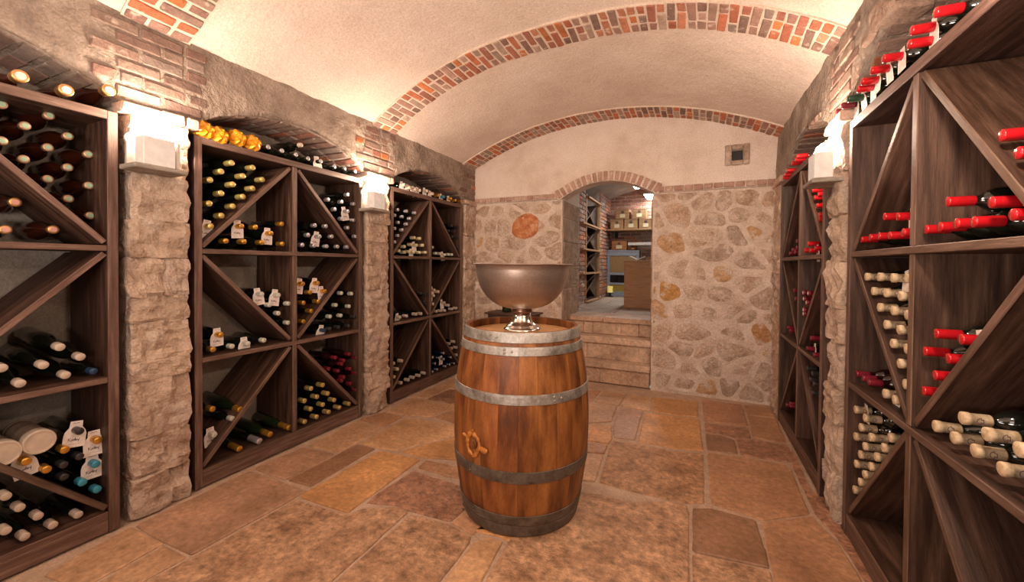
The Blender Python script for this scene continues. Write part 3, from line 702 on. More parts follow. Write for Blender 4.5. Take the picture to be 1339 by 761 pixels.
brick_wall('wall_far', 'y', -1.60, .75, .69, 2.85, 8.36, -1, 250)
struct(box('wall_left', -2.10, -2.0, 6.28, 7.38, .69, 2.75, STUCCO)); struct(box('wall_right', .62, .72, 5.22, 8.4, .69, 2.85, STUCCO))
V, F = [], []
for j in range(2):
    for i in range(25):
        x = -2.1 + 2.85 * i / 24; V.append((x, 5.22 + j * 3.2, 2.92 - .42 * abs((x + .65) / 1.4) ** 2.2))
for i in range(24): F.append([i, i + 25, i + 26, i + 1])
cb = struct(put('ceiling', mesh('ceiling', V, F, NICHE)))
sm = cb.modifiers.new('thickness', 'SOLIDIFY'); sm.thickness = .08; sm.offset = 1
# ceiling fixtures
for (x, y) in ((-.83, 6.75), (-.76, 8.0)):
    o = empty('ceiling_light', (x, y, 2.62), 'white fluorescent tube light over the ' + ('walnut cabinet' if y < 7 else 'crate shelf at the back'), 'light', 'fluorescent lights in the back room')
    box('housing', -.12, .12, -.28, .28, .0, .03, WHITE, o); box('tube', -.10, .10, -.26, .26, -.022, -.001, TUBE, o, .008)
    lamp('tube_light', 'AREA', (x, y, 2.585), 6, (1, .96, .9), .12, (0, 0, 0), .5)
    for s in (-.2, .2): box('hanger', -.005, .005, s - .005, s + .005, .03, .24, BLK, o, .001)

# ---------------------------------------------------------------- wine racks
def board(name, parent, p, q, depth, th, dx, mt=DARKWOOD, col=(1, 1, 1), y_off=0):
    """board with its long axis from p to q (y, z), its width running away from the room along x"""
    p, q = Vector((0, *p)), Vector((0, *q)); X = (q - p).normalized(); Y = Vector((1, 0, 0)); Z = X.cross(Y)
    L = (q - p).length
    me = boxmesh(name, L, depth, th, mt, .0025)
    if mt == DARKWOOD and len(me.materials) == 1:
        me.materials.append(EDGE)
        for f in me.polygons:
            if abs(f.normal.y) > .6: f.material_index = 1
    M = Matrix((X, Y, Z)).transposed().to_4x4(); M.translation = (p + q) / 2 + Vector((dx, 0, 0))
    return put(name, me, parent, M, col)
ZT, ZS1, ZS2, ZB = 2.031, 1.387, .752, .10
def rack(xf, y0, y1, d, label):
    D = .40; t = .04; s = .027
    o = empty('wine_rack', (xf, (y0 + y1) / 2, 0), label, 'wine rack', 'wine racks')
    h = (y1 - y0) / 2
    def col():
        k = random.uniform(.85, 1.2); return (k, k * random.uniform(.96, 1.02), k * random.uniform(.94, 1.03))
    c = d * D / 2
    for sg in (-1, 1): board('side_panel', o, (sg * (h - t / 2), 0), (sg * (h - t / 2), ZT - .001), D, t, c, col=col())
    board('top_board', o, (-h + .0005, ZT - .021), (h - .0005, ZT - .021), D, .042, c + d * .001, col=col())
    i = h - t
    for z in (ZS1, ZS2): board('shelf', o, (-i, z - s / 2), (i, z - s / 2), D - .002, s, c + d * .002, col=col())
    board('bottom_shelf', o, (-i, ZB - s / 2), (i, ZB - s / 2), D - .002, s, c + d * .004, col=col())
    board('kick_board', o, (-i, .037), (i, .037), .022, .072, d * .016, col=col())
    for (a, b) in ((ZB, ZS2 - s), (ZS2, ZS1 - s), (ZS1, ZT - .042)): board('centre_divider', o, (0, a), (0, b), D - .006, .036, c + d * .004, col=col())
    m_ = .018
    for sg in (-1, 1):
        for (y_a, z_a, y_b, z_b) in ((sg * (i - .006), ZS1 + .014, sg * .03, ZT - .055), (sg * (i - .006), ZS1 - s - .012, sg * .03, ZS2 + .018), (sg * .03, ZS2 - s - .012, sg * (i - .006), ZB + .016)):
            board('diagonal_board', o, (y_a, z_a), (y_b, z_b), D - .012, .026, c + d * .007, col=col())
    return o
RACKS = [(-2.56, -.274, .991, -1, 'dark wooden wine rack of large amber bottles in the arch beside the lantern pillar'),
         (-2.585, 1.331, 2.600, -1, 'dark wooden wine rack with orange foil wrapped bottles lying on top'),
         (-2.574, 2.935, 4.200, -1, 'dark wooden wine rack with white-tagged bottles on top, behind the barrel'),
         (.665, 2.809, 4.075, 1, 'dark wooden wine rack with red-capped bottles, beside the pale stone end wall'),
         (.69, 1.243, 2.508, 1, 'tall dark wooden wine rack holding cork-coloured caps, opposite the barrel')]
for a in RACKS: rack(*a)

# ---------------------------------------------------------------- bottles
def bordeaux(s=1): return [(r_ * s, z * s) for r_, z in ((.034, 0), (.0375, .004), (.0375, .185), (.035, .202), (.025, .218), (.0165, .228), (.0145, .24), (.0145, .296))]
def champ(s=1): return [(r_ * s, z * s) for r_, z in ((.038, 0), (.0425, .005), (.0425, .15), (.039, .178), (.031, .205), (.0215, .232), (.0165, .255), (.0145, .275), (.0145, .306))]
def capm(H, ln, r_, lip=0): return [(r_, H - ln), (r_ * 1.02, H - ln + .003), (r_ * 1.0, H - .006 - lip), (r_ * (1.12 if lip else 1), H - .005 - lip), (r_ * (1.12 if lip else 1), H - .002), (r_ * .86, H)]
KIND = {  # look, body material, shape, length scale, cap material, cap length, cap radius, disc
 'rose': ('copper-collared amber bottle', G_AMBER, 'c', 1.25, 'copper_rim', .05, .023, 'white_disc'),
 'amber': ('amber mint-capped magnum', G_AMBER, 'c', 1.1, 'amber_rim', .03, .0165, 'mint_disc'),
 'pink': ('amber pink-capped magnum', G_AMBER, 'c', 1.1, 'copper_rim', .03, .0175, 'pink_disc'),
 'big': ('black cream-capped magnum', G_DARK, 'c', 1.15, 'cream_cap', .045, .0175, None),
 'navy': ('black navy-capped bottle', G_DARK, 'b', 1, 'navy_foil', .05, .0155, None),
 'wide': ('paper-wrapped tube', None, 't', 1, 'tube_paper', .05, .05, None),
 'gold': ('gold-capped bottle', G_DARK, 'c', 1, 'gold_foil', .055, .0165, None),
 'goldbig': ('thick gold-necked magnum', G_GREEN, 'c', 1.15, 'gold_foil', .10, .019, None),
 'orangebig': ('orange-necked magnum', G_GREEN, 'c', 1.2, 'gold_foil', .12, .019, None),
 'silverbig': ('silver-necked magnum', G_DARK, 'c', 1.15, 'silver_foil', .10, .020, None),
 'dark': ('black-capped dark bottle', G_DARK, 'b', 1, 'black_foil', .05, .0155, None),
 'blue': ('blue-capped bottle', G_DARK, 'b', 1, 'blue_foil', .05, .0165, None),
 'cream': ('cream-capped bottle', G_DARK, 'b', 1, 'cream_cap', .055, .0165, None),
 'orange': ('orange-foiled bottle', G_AMBER, 'w', 1, 'orange_wrap', .05, .04, None),
 'black': ('black silver-tipped bottle', G_DARK, 'b', 1, 'silver_foil', .006, .0150, None),
 'white': ('white-capped bottle', G_DARK, 'b', 1, 'cream_cap', .03, .0155, None),
 'yellow': ('yellow-foiled bottle', G_DARK, 'c', 1, 'yellow_foil', .062, .0175, None),
 'silver': ('silver-capped bottle', G_DARK, 'b', 1, 'silver_foil', .035, .0160, None),
 'pearl': ('pearl-capped bottle', G_DARK, 'b', 1, 'pearl_foil', .04, .0158, None),
 'darkred': ('dark red-capped bottle', G_RED, 'b', 1, 'dark_red_foil', .05, .0155, None),
 'straw': ('straw-capped bottle', G_GREEN, 'b', 1, 'straw_foil', .055, .0165, None),
 'navydot': ('navy silver-tipped bottle', G_NAVY, 'b', 1, 'silver_foil', .006, .0150, None),
 'red': ('bright red-capped bottle', G_DARK, 'b', 1, 'red_foil', .062, .0158, None),
 'pearlred': ('red-and-white capped bottle', G_RED, 'b', 1, 'dark_red_foil', .05, .0158, 'white_disc'),
 'cork': ('cork-capped bottle', G_DARK, 'b', 1, 'cork_cap', .062, .0165, None),
 'green': ('bottle-green capped bottle', G_GREEN, 'b', 1, 'green_foil', .062, .0158, None),
}
_m = {}
def bottle_meshes(kind, rad):
    k = (kind, round(rad, 3))
    if k in _m: return _m[k]
    look, gm, shp, s, cm, cl, cr, disc = KIND[kind]
    if shp == 't':
        H = .26; b = mesh('tube', *lathe([(.05, 0), (.05, .012), (.047, .014), (.049, .05), (.046, .08), (.049, .12), (.046, .15), (.049, .2), (.048, H - .05)], 24), C_['tube_paper'], False)
        c = mesh('lid', *lathe([(.05, H - .05), (.052, H - .046), (.052, H - .004), (.049, H), (.044, H), (.043, H - .004)], 24), C_['cream_cap'], False)
        _m[k] = (b, c, None, H); return _m[k]
    prof = champ(s) if shp in 'cw' else bordeaux(s)
    H = prof[-1][1] + .004
    br = max(p[0] for p in prof)
    prof = [(min(r_, r_ * (rad / br) if r_ > .02 else r_), z) for r_, z in prof]
    if shp == 'w':
        V_, F_ = lathe([(.02, H - .16), (.040, H - .13), (.050, H - .10), (.046, H - .065), (.052, H - .035), (.044, H - .008), (.024, H + .010)], 22)
        V2 = []
        for v in V_:
            v = Vector(v); n_ = noise.noise_vector(v * 75); V2.append(v + n_ * .016)
        b = mesh('body', *lathe(prof[:5] + [(.02, H - .1)], 16), gm, True); c = mesh('foil_wrap', V2, F_, C_[cm], False)
        _m[k] = (b, c, None, H); return _m[k]
    b = mesh('body', *lathe(prof, 16), gm, True)
    c = mesh('capsule', *lathe(capm(H, cl, cr, .012 if disc or kind == 'cork' else 0), 14), C_[cm], True)
    dm = None
    if disc: dm = mesh('cap_disc', *lathe([(cr * .7, H - .001), (cr * .7, H + .0015), (cr * .5, H + .002)], 12), C_[disc])
    _m[k] = (b, c, dm, H); return _m[k]
# white paper neck tag, hung in the plane across the neck: local x across, local y up
tg_out = [(-.041, -.082), (.041, -.082), (.041, -.022), (.036, -.004), (.024, .012), (.022, .042), (-.022, .042), (-.024, .012), (-.036, -.004), (-.041, -.022)]
def slab(P, t_):
    n_ = len(P); V_ = [(x, y_, -t_) for x, y_ in P] + [(x, y_, t_) for x, y_ in P]
    return V_, [list(range(n_))[::-1], [n_ + i for i in range(n_)]] + [[i, (i + 1) % n_, n_ + (i + 1) % n_, n_ + i] for i in range(n_)]
TAGM = mesh('neck_tag', *slab(tg_out, .0006), PAPER)
def scrawl(pts, w_, z=.0012):
    V_, F_ = [], []
    for a, b in zip(pts, pts[1:]):
        a, b = Vector((*a, z)), Vector((*b, z)); dd = (b - a); s = Vector((-dd.y, dd.x, 0)).normalized() * w_; o_ = len(V_)
        V_ += [a - s, b - s, b + s, a + s]; F_.append([o_, o_ + 1, o_ + 2, o_ + 3])
    return V_, F_
sv, sf = [], []
for pts, w_ in (([(-.022, -.036), (-.022, -.052), (-.022, -.044), (-.014, -.037), (-.021, -.044), (-.012, -.052), (-.008, -.043), (-.007, -.051), (-.002, -.042), (-.001, -.051), (.003, -.037), (.003, -.051), (.008, -.043), (.006, -.051), (.012, -.045), (.014, -.052), (.018, -.042), (.014, -.058)], .0009),
                ([(-.014, .030), (-.008, .034), (-.003, .029), (.004, .034), (.012, .030)], .0008), ([(-.024, -.066), (.0, -.0655), (.022, -.067)], .0004)):
    v_, f_ = scrawl(pts, w_); o_ = len(sv); sv += v_; sf += [[i + o_ for i in g] for g in f_]
SCRM = mesh('handwriting', sv, sf, INK)
EM = mesh('printed_mark', *scrawl([(-.010, 0), (-.006, .006), (0, .008), (.006, .006), (.010, 0), (.004, -.002), (.006, -.006), (-.006, -.006), (-.003, -.001), (-.010, 0)], .0008, 0), INK)

def stack_sup(z):  # height of the board right under a bottle lying at z, if it lies on one
    for s in (ZT, ZS1, ZS2, ZB):
        if 0 < z - s < .075: return s
    return None
BOTTLES = [
 (0,'top','rose',[(-2.54,0.677,2.072,0),(-2.54,0.81,2.067,0),(-2.54,0.953,2.123,0)]),
 (0,'1Ro','amber',[(-2.7,0.666,1.977,0),(-2.7,0.806,1.977,0),(-2.7,0.732,1.907,0),(-2.7,0.867,1.901,0),(-2.7,0.666,1.822,0),(-2.7,0.801,1.83,0),(-2.7,0.936,1.833,0),(-2.7,0.727,1.758,0)]),
 (0,'1Ro','amber',[(-2.7,0.865,1.753,0),(-2.7,0.8,1.685,0),(-2.7,0.937,1.681,0),(-2.7,0.866,1.605,0),(-2.7,0.941,1.534,0)]),
 (0,'1Ri','pink',[(-2.7,0.702,1.565,0),(-2.7,0.674,1.443,0),(-2.7,0.816,1.455,0)]),
 (0,'2Ri','big',[(-2.59,0.8,0.922,0),(-2.59,0.866,0.864,0),(-2.59,0.749,0.852,0),(-2.59,0.817,0.791,0),(-2.59,0.682,0.789,0),(-2.59,0.633,0.866,0)]),
 (0,'2Ri','navy',[(-2.59,0.91,0.787,0)]),
 (0,'3Ro','wide',[(-2.59,0.736,0.519,0),(-2.59,0.636,0.51,0)]),
 (0,'3Ro','gold',[(-2.59,0.697,0.45,1),(-2.59,0.813,0.452,0),(-2.59,0.756,0.388,0),(-2.59,0.924,0.451,1)]),
 (0,'3Ro','dark',[(-2.59,0.862,0.518,1),(-2.59,0.861,0.4,0),(-2.59,0.809,0.385,0),(-2.59,0.81,0.329,0)]),
 (0,'3Ro','blue',[(-2.59,0.916,0.339,1),(-2.59,0.87,0.274,0),(-2.59,0.921,0.215,0)]),
 (0,'3Ri','cream',[(-2.59,0.641,0.329,0),(-2.59,0.678,0.261,0),(-2.59,0.73,0.195,0),(-2.59,0.774,0.129,0),(-2.59,0.855,0.13,0),(-2.59,0.64,0.185,0),(-2.59,0.691,0.129,0)]),
 (1,'top','orange',[(-2.565,1.387,2.078,0),(-2.565,1.463,2.068,0),(-2.565,1.568,2.082,1),(-2.565,1.664,2.078,0)]),
 (1,'top','black',[(-2.565,1.752,2.072,0),(-2.565,1.849,2.073,0),(-2.565,1.955,2.073,0),(-2.565,2.053,2.07,0),(-2.565,2.162,2.076,1),(-2.565,2.288,2.067,0),(-2.565,2.389,2.073,0),(-2.565,2.499,2.074,0)]),
 (1,'top','white',[(-2.565,1.996,2.153,0)]),
 (1,'1Lo','yellow',[(-2.615,1.552,1.926,0),(-2.615,1.682,1.926,0),(-2.615,1.491,1.86,0),(-2.615,1.62,1.859,0),(-2.615,1.746,1.861,0),(-2.615,1.429,1.797,0),(-2.615,1.558,1.794,0),(-2.615,1.682,1.791,0),(-2.615,1.491,1.728,0),(-2.615,1.62,1.728,0),(-2.615,1.425,1.657,0),(-2.615,1.558,1.659,0)]),
 (1,'1Lo','yellow',[(-2.615,1.493,1.593,0),(-2.615,1.433,1.524,1)]),
 (1,'1Li','gold',[(-2.615,1.611,1.54,1),(-2.615,1.699,1.542,0),(-2.615,1.885,1.581,0),(-2.615,1.806,1.509,1),(-2.615,1.517,1.441,0),(-2.615,1.626,1.443,0),(-2.615,1.743,1.444,0),(-2.615,1.889,1.442,0)]),
 (1,'1Ro','silver',[(-2.615,2.468,1.877,0),(-2.615,2.272,1.807,0),(-2.615,2.405,1.809,0),(-2.615,2.536,1.811,0),(-2.615,2.336,1.74,0),(-2.615,2.469,1.741,1),(-2.615,2.406,1.672,0),(-2.615,2.534,1.674,0),(-2.615,2.469,1.604,0),(-2.615,2.553,1.538,0)]),
 (1,'1Ri','silver',[(-2.615,2.152,1.595,0),(-2.615,2.253,1.598,0),(-2.615,2.093,1.518,0),(-2.615,2.194,1.514,1),(-2.615,2.308,1.521,0),(-2.615,2.045,1.442,0),(-2.615,2.145,1.442,0),(-2.615,2.259,1.441,0),(-2.615,2.365,1.444,0),(-2.615,2.464,1.445,0)]),
 (1,'2Li','pearl',[(-2.615,1.742,1.1,1),(-2.615,1.86,1.086,1),(-2.615,1.795,1.024,0),(-2.615,1.935,1.021,0),(-2.615,1.859,0.96,0),(-2.615,1.932,0.885,0)]),
 (1,'2Lo','gold',[(-2.615,1.489,0.868,1),(-2.615,1.444,0.787,0)]),
 (1,'2Lo','pearl',[(-2.615,1.552,0.787,0),(-2.615,1.651,0.786,1),(-2.615,1.757,0.79,0)]),
 (1,'2Ri','gold',[(-2.615,2.05,1.157,1),(-2.615,2.18,1.156,1),(-2.615,2.246,1.091,1),(-2.615,2.112,1.091,0),(-2.615,2.056,1.016,0),(-2.615,2.185,1.016,0),(-2.615,2.122,0.949,0),(-2.615,2.056,0.878,0)]),
 (1,'2Ro','pearl',[(-2.615,2.405,1.066,0),(-2.615,2.512,1.055,0),(-2.615,2.35,0.974,0),(-2.615,2.485,0.952,0),(-2.615,2.293,0.888,0),(-2.615,2.399,0.884,0)]),
 (1,'2Ro','dark',[(-2.615,2.549,0.855,0),(-2.615,2.293,0.789,0),(-2.615,2.377,0.792,0),(-2.615,2.483,0.789,0)]),
 (1,'2Ro','navy',[(-2.615,2.239,0.786,1)]),
 (1,'3Lo','orangebig',[(-2.615,1.602,0.373,0)]),
 (1,'3Lo','gold',[(-2.615,1.441,0.431,0)]),
 (1,'3Lo','pearl',[(-2.615,1.553,0.334,0),(-2.615,1.451,0.27,1)]),
 (1,'3Li','goldbig',[(-2.615,1.597,0.124,0),(-2.615,1.8,0.139,0),(-2.615,1.939,0.134,0)]),
 (1,'3Li','silverbig',[(-2.615,1.726,0.122,0)]),
 (1,'3Ri','yellow',[(-2.615,2.224,0.362,0),(-2.615,2.121,0.364,0),(-2.615,2.273,0.282,0),(-2.615,2.173,0.286,0),(-2.615,2.336,0.211,0),(-2.615,2.064,0.288,0),(-2.615,2.486,0.134,0),(-2.615,2.227,0.208,0),(-2.615,2.388,0.134,0),(-2.615,2.118,0.21,0),(-2.615,2.282,0.132,0),(-2.615,2.171,0.131,0),(-2.615,2.067,0.132,0)]),
 (1,'3Ro','darkred',[(-2.615,2.345,0.551,0),(-2.615,2.489,0.551,0),(-2.615,2.566,0.505,0),(-2.615,2.43,0.51,0),(-2.615,2.281,0.475,0),(-2.615,2.409,0.486,0),(-2.615,2.373,0.437,0),(-2.615,2.497,0.425,0),(-2.615,2.431,0.371,0),(-2.615,2.567,0.372,0),(-2.615,2.505,0.298,0),(-2.615,2.409,0.347,0),(-2.615,2.567,0.227,0)]),
 (2,'top','cream',[(-2.554,3.109,2.072,1),(-2.554,3.192,2.06,1),(-2.554,3.278,2.059,1),(-2.554,3.35,2.06,1),(-2.554,3.471,2.075,1),(-2.554,3.569,2.062,1)]),
 (2,'top','gold',[(-2.554,3.67,2.061,0),(-2.554,3.923,2.063,1),(-2.554,4.017,2.058,0),(-2.554,4.139,2.063,0)]),
 (2,'top','blue',[(-2.554,3.773,2.061,1)]),
 (2,'1Lo','silver',[(-2.604,3.074,1.83,0),(-2.604,3.205,1.833,0),(-2.604,3.335,1.83,0),(-2.604,3.032,1.772,0),(-2.604,3.139,1.771,0),(-2.604,3.257,1.765,0),(-2.604,3.083,1.709,0),(-2.604,3.206,1.704,0),(-2.604,3.033,1.646,0),(-2.604,3.14,1.641,0),(-2.604,3.076,1.582,0),(-2.604,3.034,1.516,0)]),
 (2,'1Li','straw',[(-2.604,3.328,1.577,0),(-2.604,3.419,1.575,0),(-2.604,3.174,1.48,0),(-2.604,3.285,1.505,0),(-2.604,3.365,1.503,1),(-2.604,3.47,1.506,0)]),
 (2,'1Li','straw',[(-2.604,3.097,1.435,0),(-2.604,3.174,1.424,0),(-2.604,3.25,1.433,0),(-2.604,3.32,1.429,1),(-2.604,3.42,1.429,0),(-2.604,3.521,1.433,0)]),
 (2,'1Ro','dark',[(-2.604,4.015,1.762,0),(-2.604,4.148,1.754,0),(-2.604,3.957,1.699,0),(-2.604,4.075,1.699,0),(-2.604,4.028,1.633,0),(-2.604,4.137,1.633,0),(-2.604,4.151,1.508,0)]),
 (2,'1Ri','pearl',[(-2.604,3.64,1.491,0),(-2.604,3.706,1.428,0),(-2.604,3.781,1.428,0),(-2.604,3.88,1.418,1),(-2.604,3.96,1.423,0),(-2.604,4.03,1.422,0)]),
 (2,'2Li','dark',[(-2.604,3.433,1.001,0),(-2.604,3.519,0.984,0),(-2.604,3.5,0.903,0),(-2.604,3.53,0.871,0)]),
 (2,'2Lo','cream',[(-2.604,3.113,0.789,1),(-2.604,3.212,0.789,0),(-2.604,3.361,0.791,0),(-2.604,3.444,0.786,0)]),
 (2,'2Ri','cream',[(-2.604,3.679,1.023,1),(-2.604,3.753,1.0,0),(-2.604,3.669,0.962,1),(-2.604,3.654,0.87,0)]),
 (2,'2Ro','cream',[(-2.604,3.875,0.866,1),(-2.604,3.966,0.829,0),(-2.604,3.723,0.783,0),(-2.604,3.809,0.78,0),(-2.604,3.887,0.776,0),(-2.604,4.038,0.778,0),(-2.604,4.135,0.778,0)]),
 (2,'3Lo','cream',[(-2.604,3.023,0.356,0),(-2.604,3.14,0.354,0)]),
 (2,'3Lo','straw',[(-2.604,3.079,0.287,0),(-2.604,3.031,0.224,0)]),
 (2,'3Li','cream',[(-2.604,3.133,0.139,0),(-2.604,3.242,0.14,0),(-2.604,3.323,0.144,0),(-2.604,3.422,0.138,0),(-2.604,3.511,0.142,0)]),
 (2,'3Ri','navydot',[(-2.604,3.651,0.284,0),(-2.604,3.771,0.252,0),(-2.604,3.697,0.204,0),(-2.604,3.861,0.289,0),(-2.604,3.867,0.218,1),(-2.604,4.018,0.208,0),(-2.604,3.988,0.128,0),(-2.604,4.084,0.121,0),(-2.604,3.9,0.127,0),(-2.604,3.737,0.13,0),(-2.604,3.653,0.126,0)]),
 (2,'3Ro','cream',[(-2.604,3.985,0.375,0),(-2.604,4.089,0.381,0),(-2.604,4.037,0.311,0),(-2.604,4.139,0.303,0),(-2.604,4.145,0.21,0)]),
 (3,'top','red',[(0.625,3.307,2.066,0),(0.625,3.356,2.055,0),(0.625,3.478,2.057,0),(0.625,3.629,2.038,0),(0.625,3.71,2.026,0),(0.625,3.773,2.013,0)]),
 (3,'1Lo','red',[(0.685,3.064,1.81,0),(0.685,3.172,1.806,0),(0.685,3.036,1.757,0),(0.685,3.121,1.75,0),(0.685,3.061,1.692,0),(0.685,3.008,1.628,0),(0.685,3.006,1.603,0),(0.685,3.053,1.578,0),(0.685,3.031,1.542,0)]),
 (3,'1Li','red',[(0.685,3.253,1.465,0),(0.685,3.345,1.424,0),(0.685,3.208,1.419,1),(0.685,3.088,1.429,0)]),
 (3,'1Ri','darkred',[(0.685,3.592,1.503,0),(0.685,3.588,1.453,0),(0.685,3.64,1.422,0)]),
 (3,'1Ro','darkred',[(0.685,3.826,1.419,0),(0.685,3.736,1.443,0)]),
 (3,'2Li','pearlred',[(0.685,3.363,1.133,0),(0.685,3.23,1.137,0),(0.685,3.345,1.092,0),(0.685,3.268,1.072,1),(0.685,3.345,1.016,0),(0.685,3.343,0.989,0)]),
 (3,'2Ri','darkred',[(0.685,3.646,1.133,0),(0.685,3.594,1.074,0)]),
 (3,'2Ro','darkred',[(0.685,3.847,0.824,0),(0.685,3.763,0.81,0)]),
 (3,'2Lo','darkred',[(0.685,3.144,0.854,0),(0.685,3.237,0.769,1),(0.685,3.068,0.76,0)]),
 (3,'3Li','dark',[(0.685,3.211,0.644,0),(0.685,3.141,0.589,0)]),
 (3,'3Lo','dark',[(0.685,3.097,0.638,0),(0.685,3.082,0.517,0),(0.685,3.056,0.582,0)]),
 (3,'3Ro','darkred',[(0.685,4.043,0.128,0),(0.685,3.836,0.203,0)]),
 (3,'3Ri','darkred',[(0.685,3.718,0.252,0),(0.685,3.694,0.239,0)]),
 (4,'top','red',[(0.65,1.64,2.081,0),(0.65,1.789,2.106,1),(0.65,1.805,2.068,0),(0.65,2.011,2.116,1),(0.65,2.127,2.121,1),(0.65,2.23,2.118,1),(0.65,2.28,2.106,1)]),
 (4,'top','green',[(0.65,2.401,2.108,1)]),
 (4,'top','darkred',[(0.65,2.481,2.105,1),(0.65,2.565,2.105,0)]),
 (4,'1Li','red',[(0.71,2.152,1.521,0),(0.71,2.033,1.508,1),(0.71,2.401,1.443,0),(0.71,2.297,1.445,0),(0.71,2.203,1.444,0),(0.71,2.1,1.44,0),(0.71,1.983,1.443,0)]),
 (4,'1Ro','red',[(0.71,1.459,1.651,0),(0.71,1.4,1.591,0)]),
 (4,'1Ri','red',[(0.71,1.696,1.516,0),(0.71,1.492,1.485,0),(0.71,1.412,1.443,0),(0.71,1.82,1.441,0),(0.71,1.736,1.442,0),(0.71,1.647,1.444,0),(0.71,1.564,1.441,0)]),
 (4,'2Li','cork',[(0.71,2.336,1.268,0),(0.71,2.197,1.271,0),(0.71,2.07,1.27,1),(0.71,1.951,1.272,0),(0.71,2.257,1.207,0),(0.71,2.128,1.207,0),(0.71,2.0,1.203,0),(0.71,2.19,1.142,0),(0.71,2.059,1.141,0),(0.71,1.944,1.137,0),(0.71,2.122,1.078,0),(0.71,2.004,1.074,0),(0.71,2.058,1.012,0),(0.71,1.943,1.013,0)]),
 (4,'2Li','cork',[(0.71,1.995,0.947,0),(0.71,1.947,0.881,0)]),
 (4,'2Lo','darkred',[(0.71,2.426,0.802,0),(0.71,2.346,0.802,0),(0.71,2.28,0.8,0)]),
 (4,'2Lo','cork',[(0.71,2.03,0.798,0),(0.71,2.119,0.796,1)]),
 (4,'3Lo','cork',[(0.71,2.435,0.628,1),(0.71,2.32,0.627,0),(0.71,2.368,0.566,0),(0.71,2.433,0.498,0),(0.71,2.252,0.565,0),(0.71,2.059,0.639,0),(0.71,2.317,0.498,0),(0.71,2.121,0.572,0),(0.71,2.37,0.438,0),(0.71,2.189,0.505,0)]),
 (4,'3Lo','cork',[(0.71,2.419,0.372,0),(0.71,2.247,0.438,0),(0.71,2.313,0.371,0),(0.71,2.365,0.311,0),(0.71,2.432,0.241,0)]),
 (4,'2Ri','red',[(0.71,1.745,1.099,0),(0.71,1.61,1.103,1),(0.71,1.812,1.029,0),(0.71,1.674,1.033,0),(0.71,1.746,0.964,0),(0.71,1.814,0.894,0)]),
 (4,'2Ro','cork',[(0.71,1.598,0.876,0),(0.71,1.739,0.801,0),(0.71,1.638,0.803,0),(0.71,1.493,0.869,0),(0.71,1.54,0.805,0),(0.71,1.375,0.877,0),(0.71,1.431,0.804,0)]),
]

RNAME = ['amber-bottle rack', 'orange-foil rack', 'rack behind barrel', 'far red-capped rack', 'cork-cap rack']
ORD = ['', 'second', 'third', 'fourth', 'fifth', 'sixth', 'seventh', 'eighth', 'ninth', 'tenth', 'eleventh', 'twelfth', 'thirteenth', 'fourteenth']
items = []
for rk, cell, kind, ps in BOTTLES:
    xf, y0, y1, d, _ = RACKS[rk]; mid = (y0 + y1) / 2; h = (y1 - y0) / 2 - .04
    for (x, y, z, tg) in ps:
        if cell == 'top': c = ('top', '', '')
        else:
            u = min(1, abs(y - mid) / h)
            if z > ZS1: f = (z - ZS1) / (ZT - ZS1); c = ('top', 'far' if y > mid else 'near', 'outer' if f > 1 - u else 'inner')
            elif z > ZS2: f = (z - ZS2) / (ZS1 - ZS2); c = ('middle', 'far' if y > mid else 'near', 'outer' if f < u else 'inner')
            else: f = (z - ZB) / (ZS2 - ZB); c = ('bottom', 'far' if y > mid else 'near', 'outer' if f > 1 - u else 'inner')
        items.append([rk, c, kind, x, y, z, tg])
cells = {}
for it in items: cells.setdefault((it[0], it[1]), []).append(it)
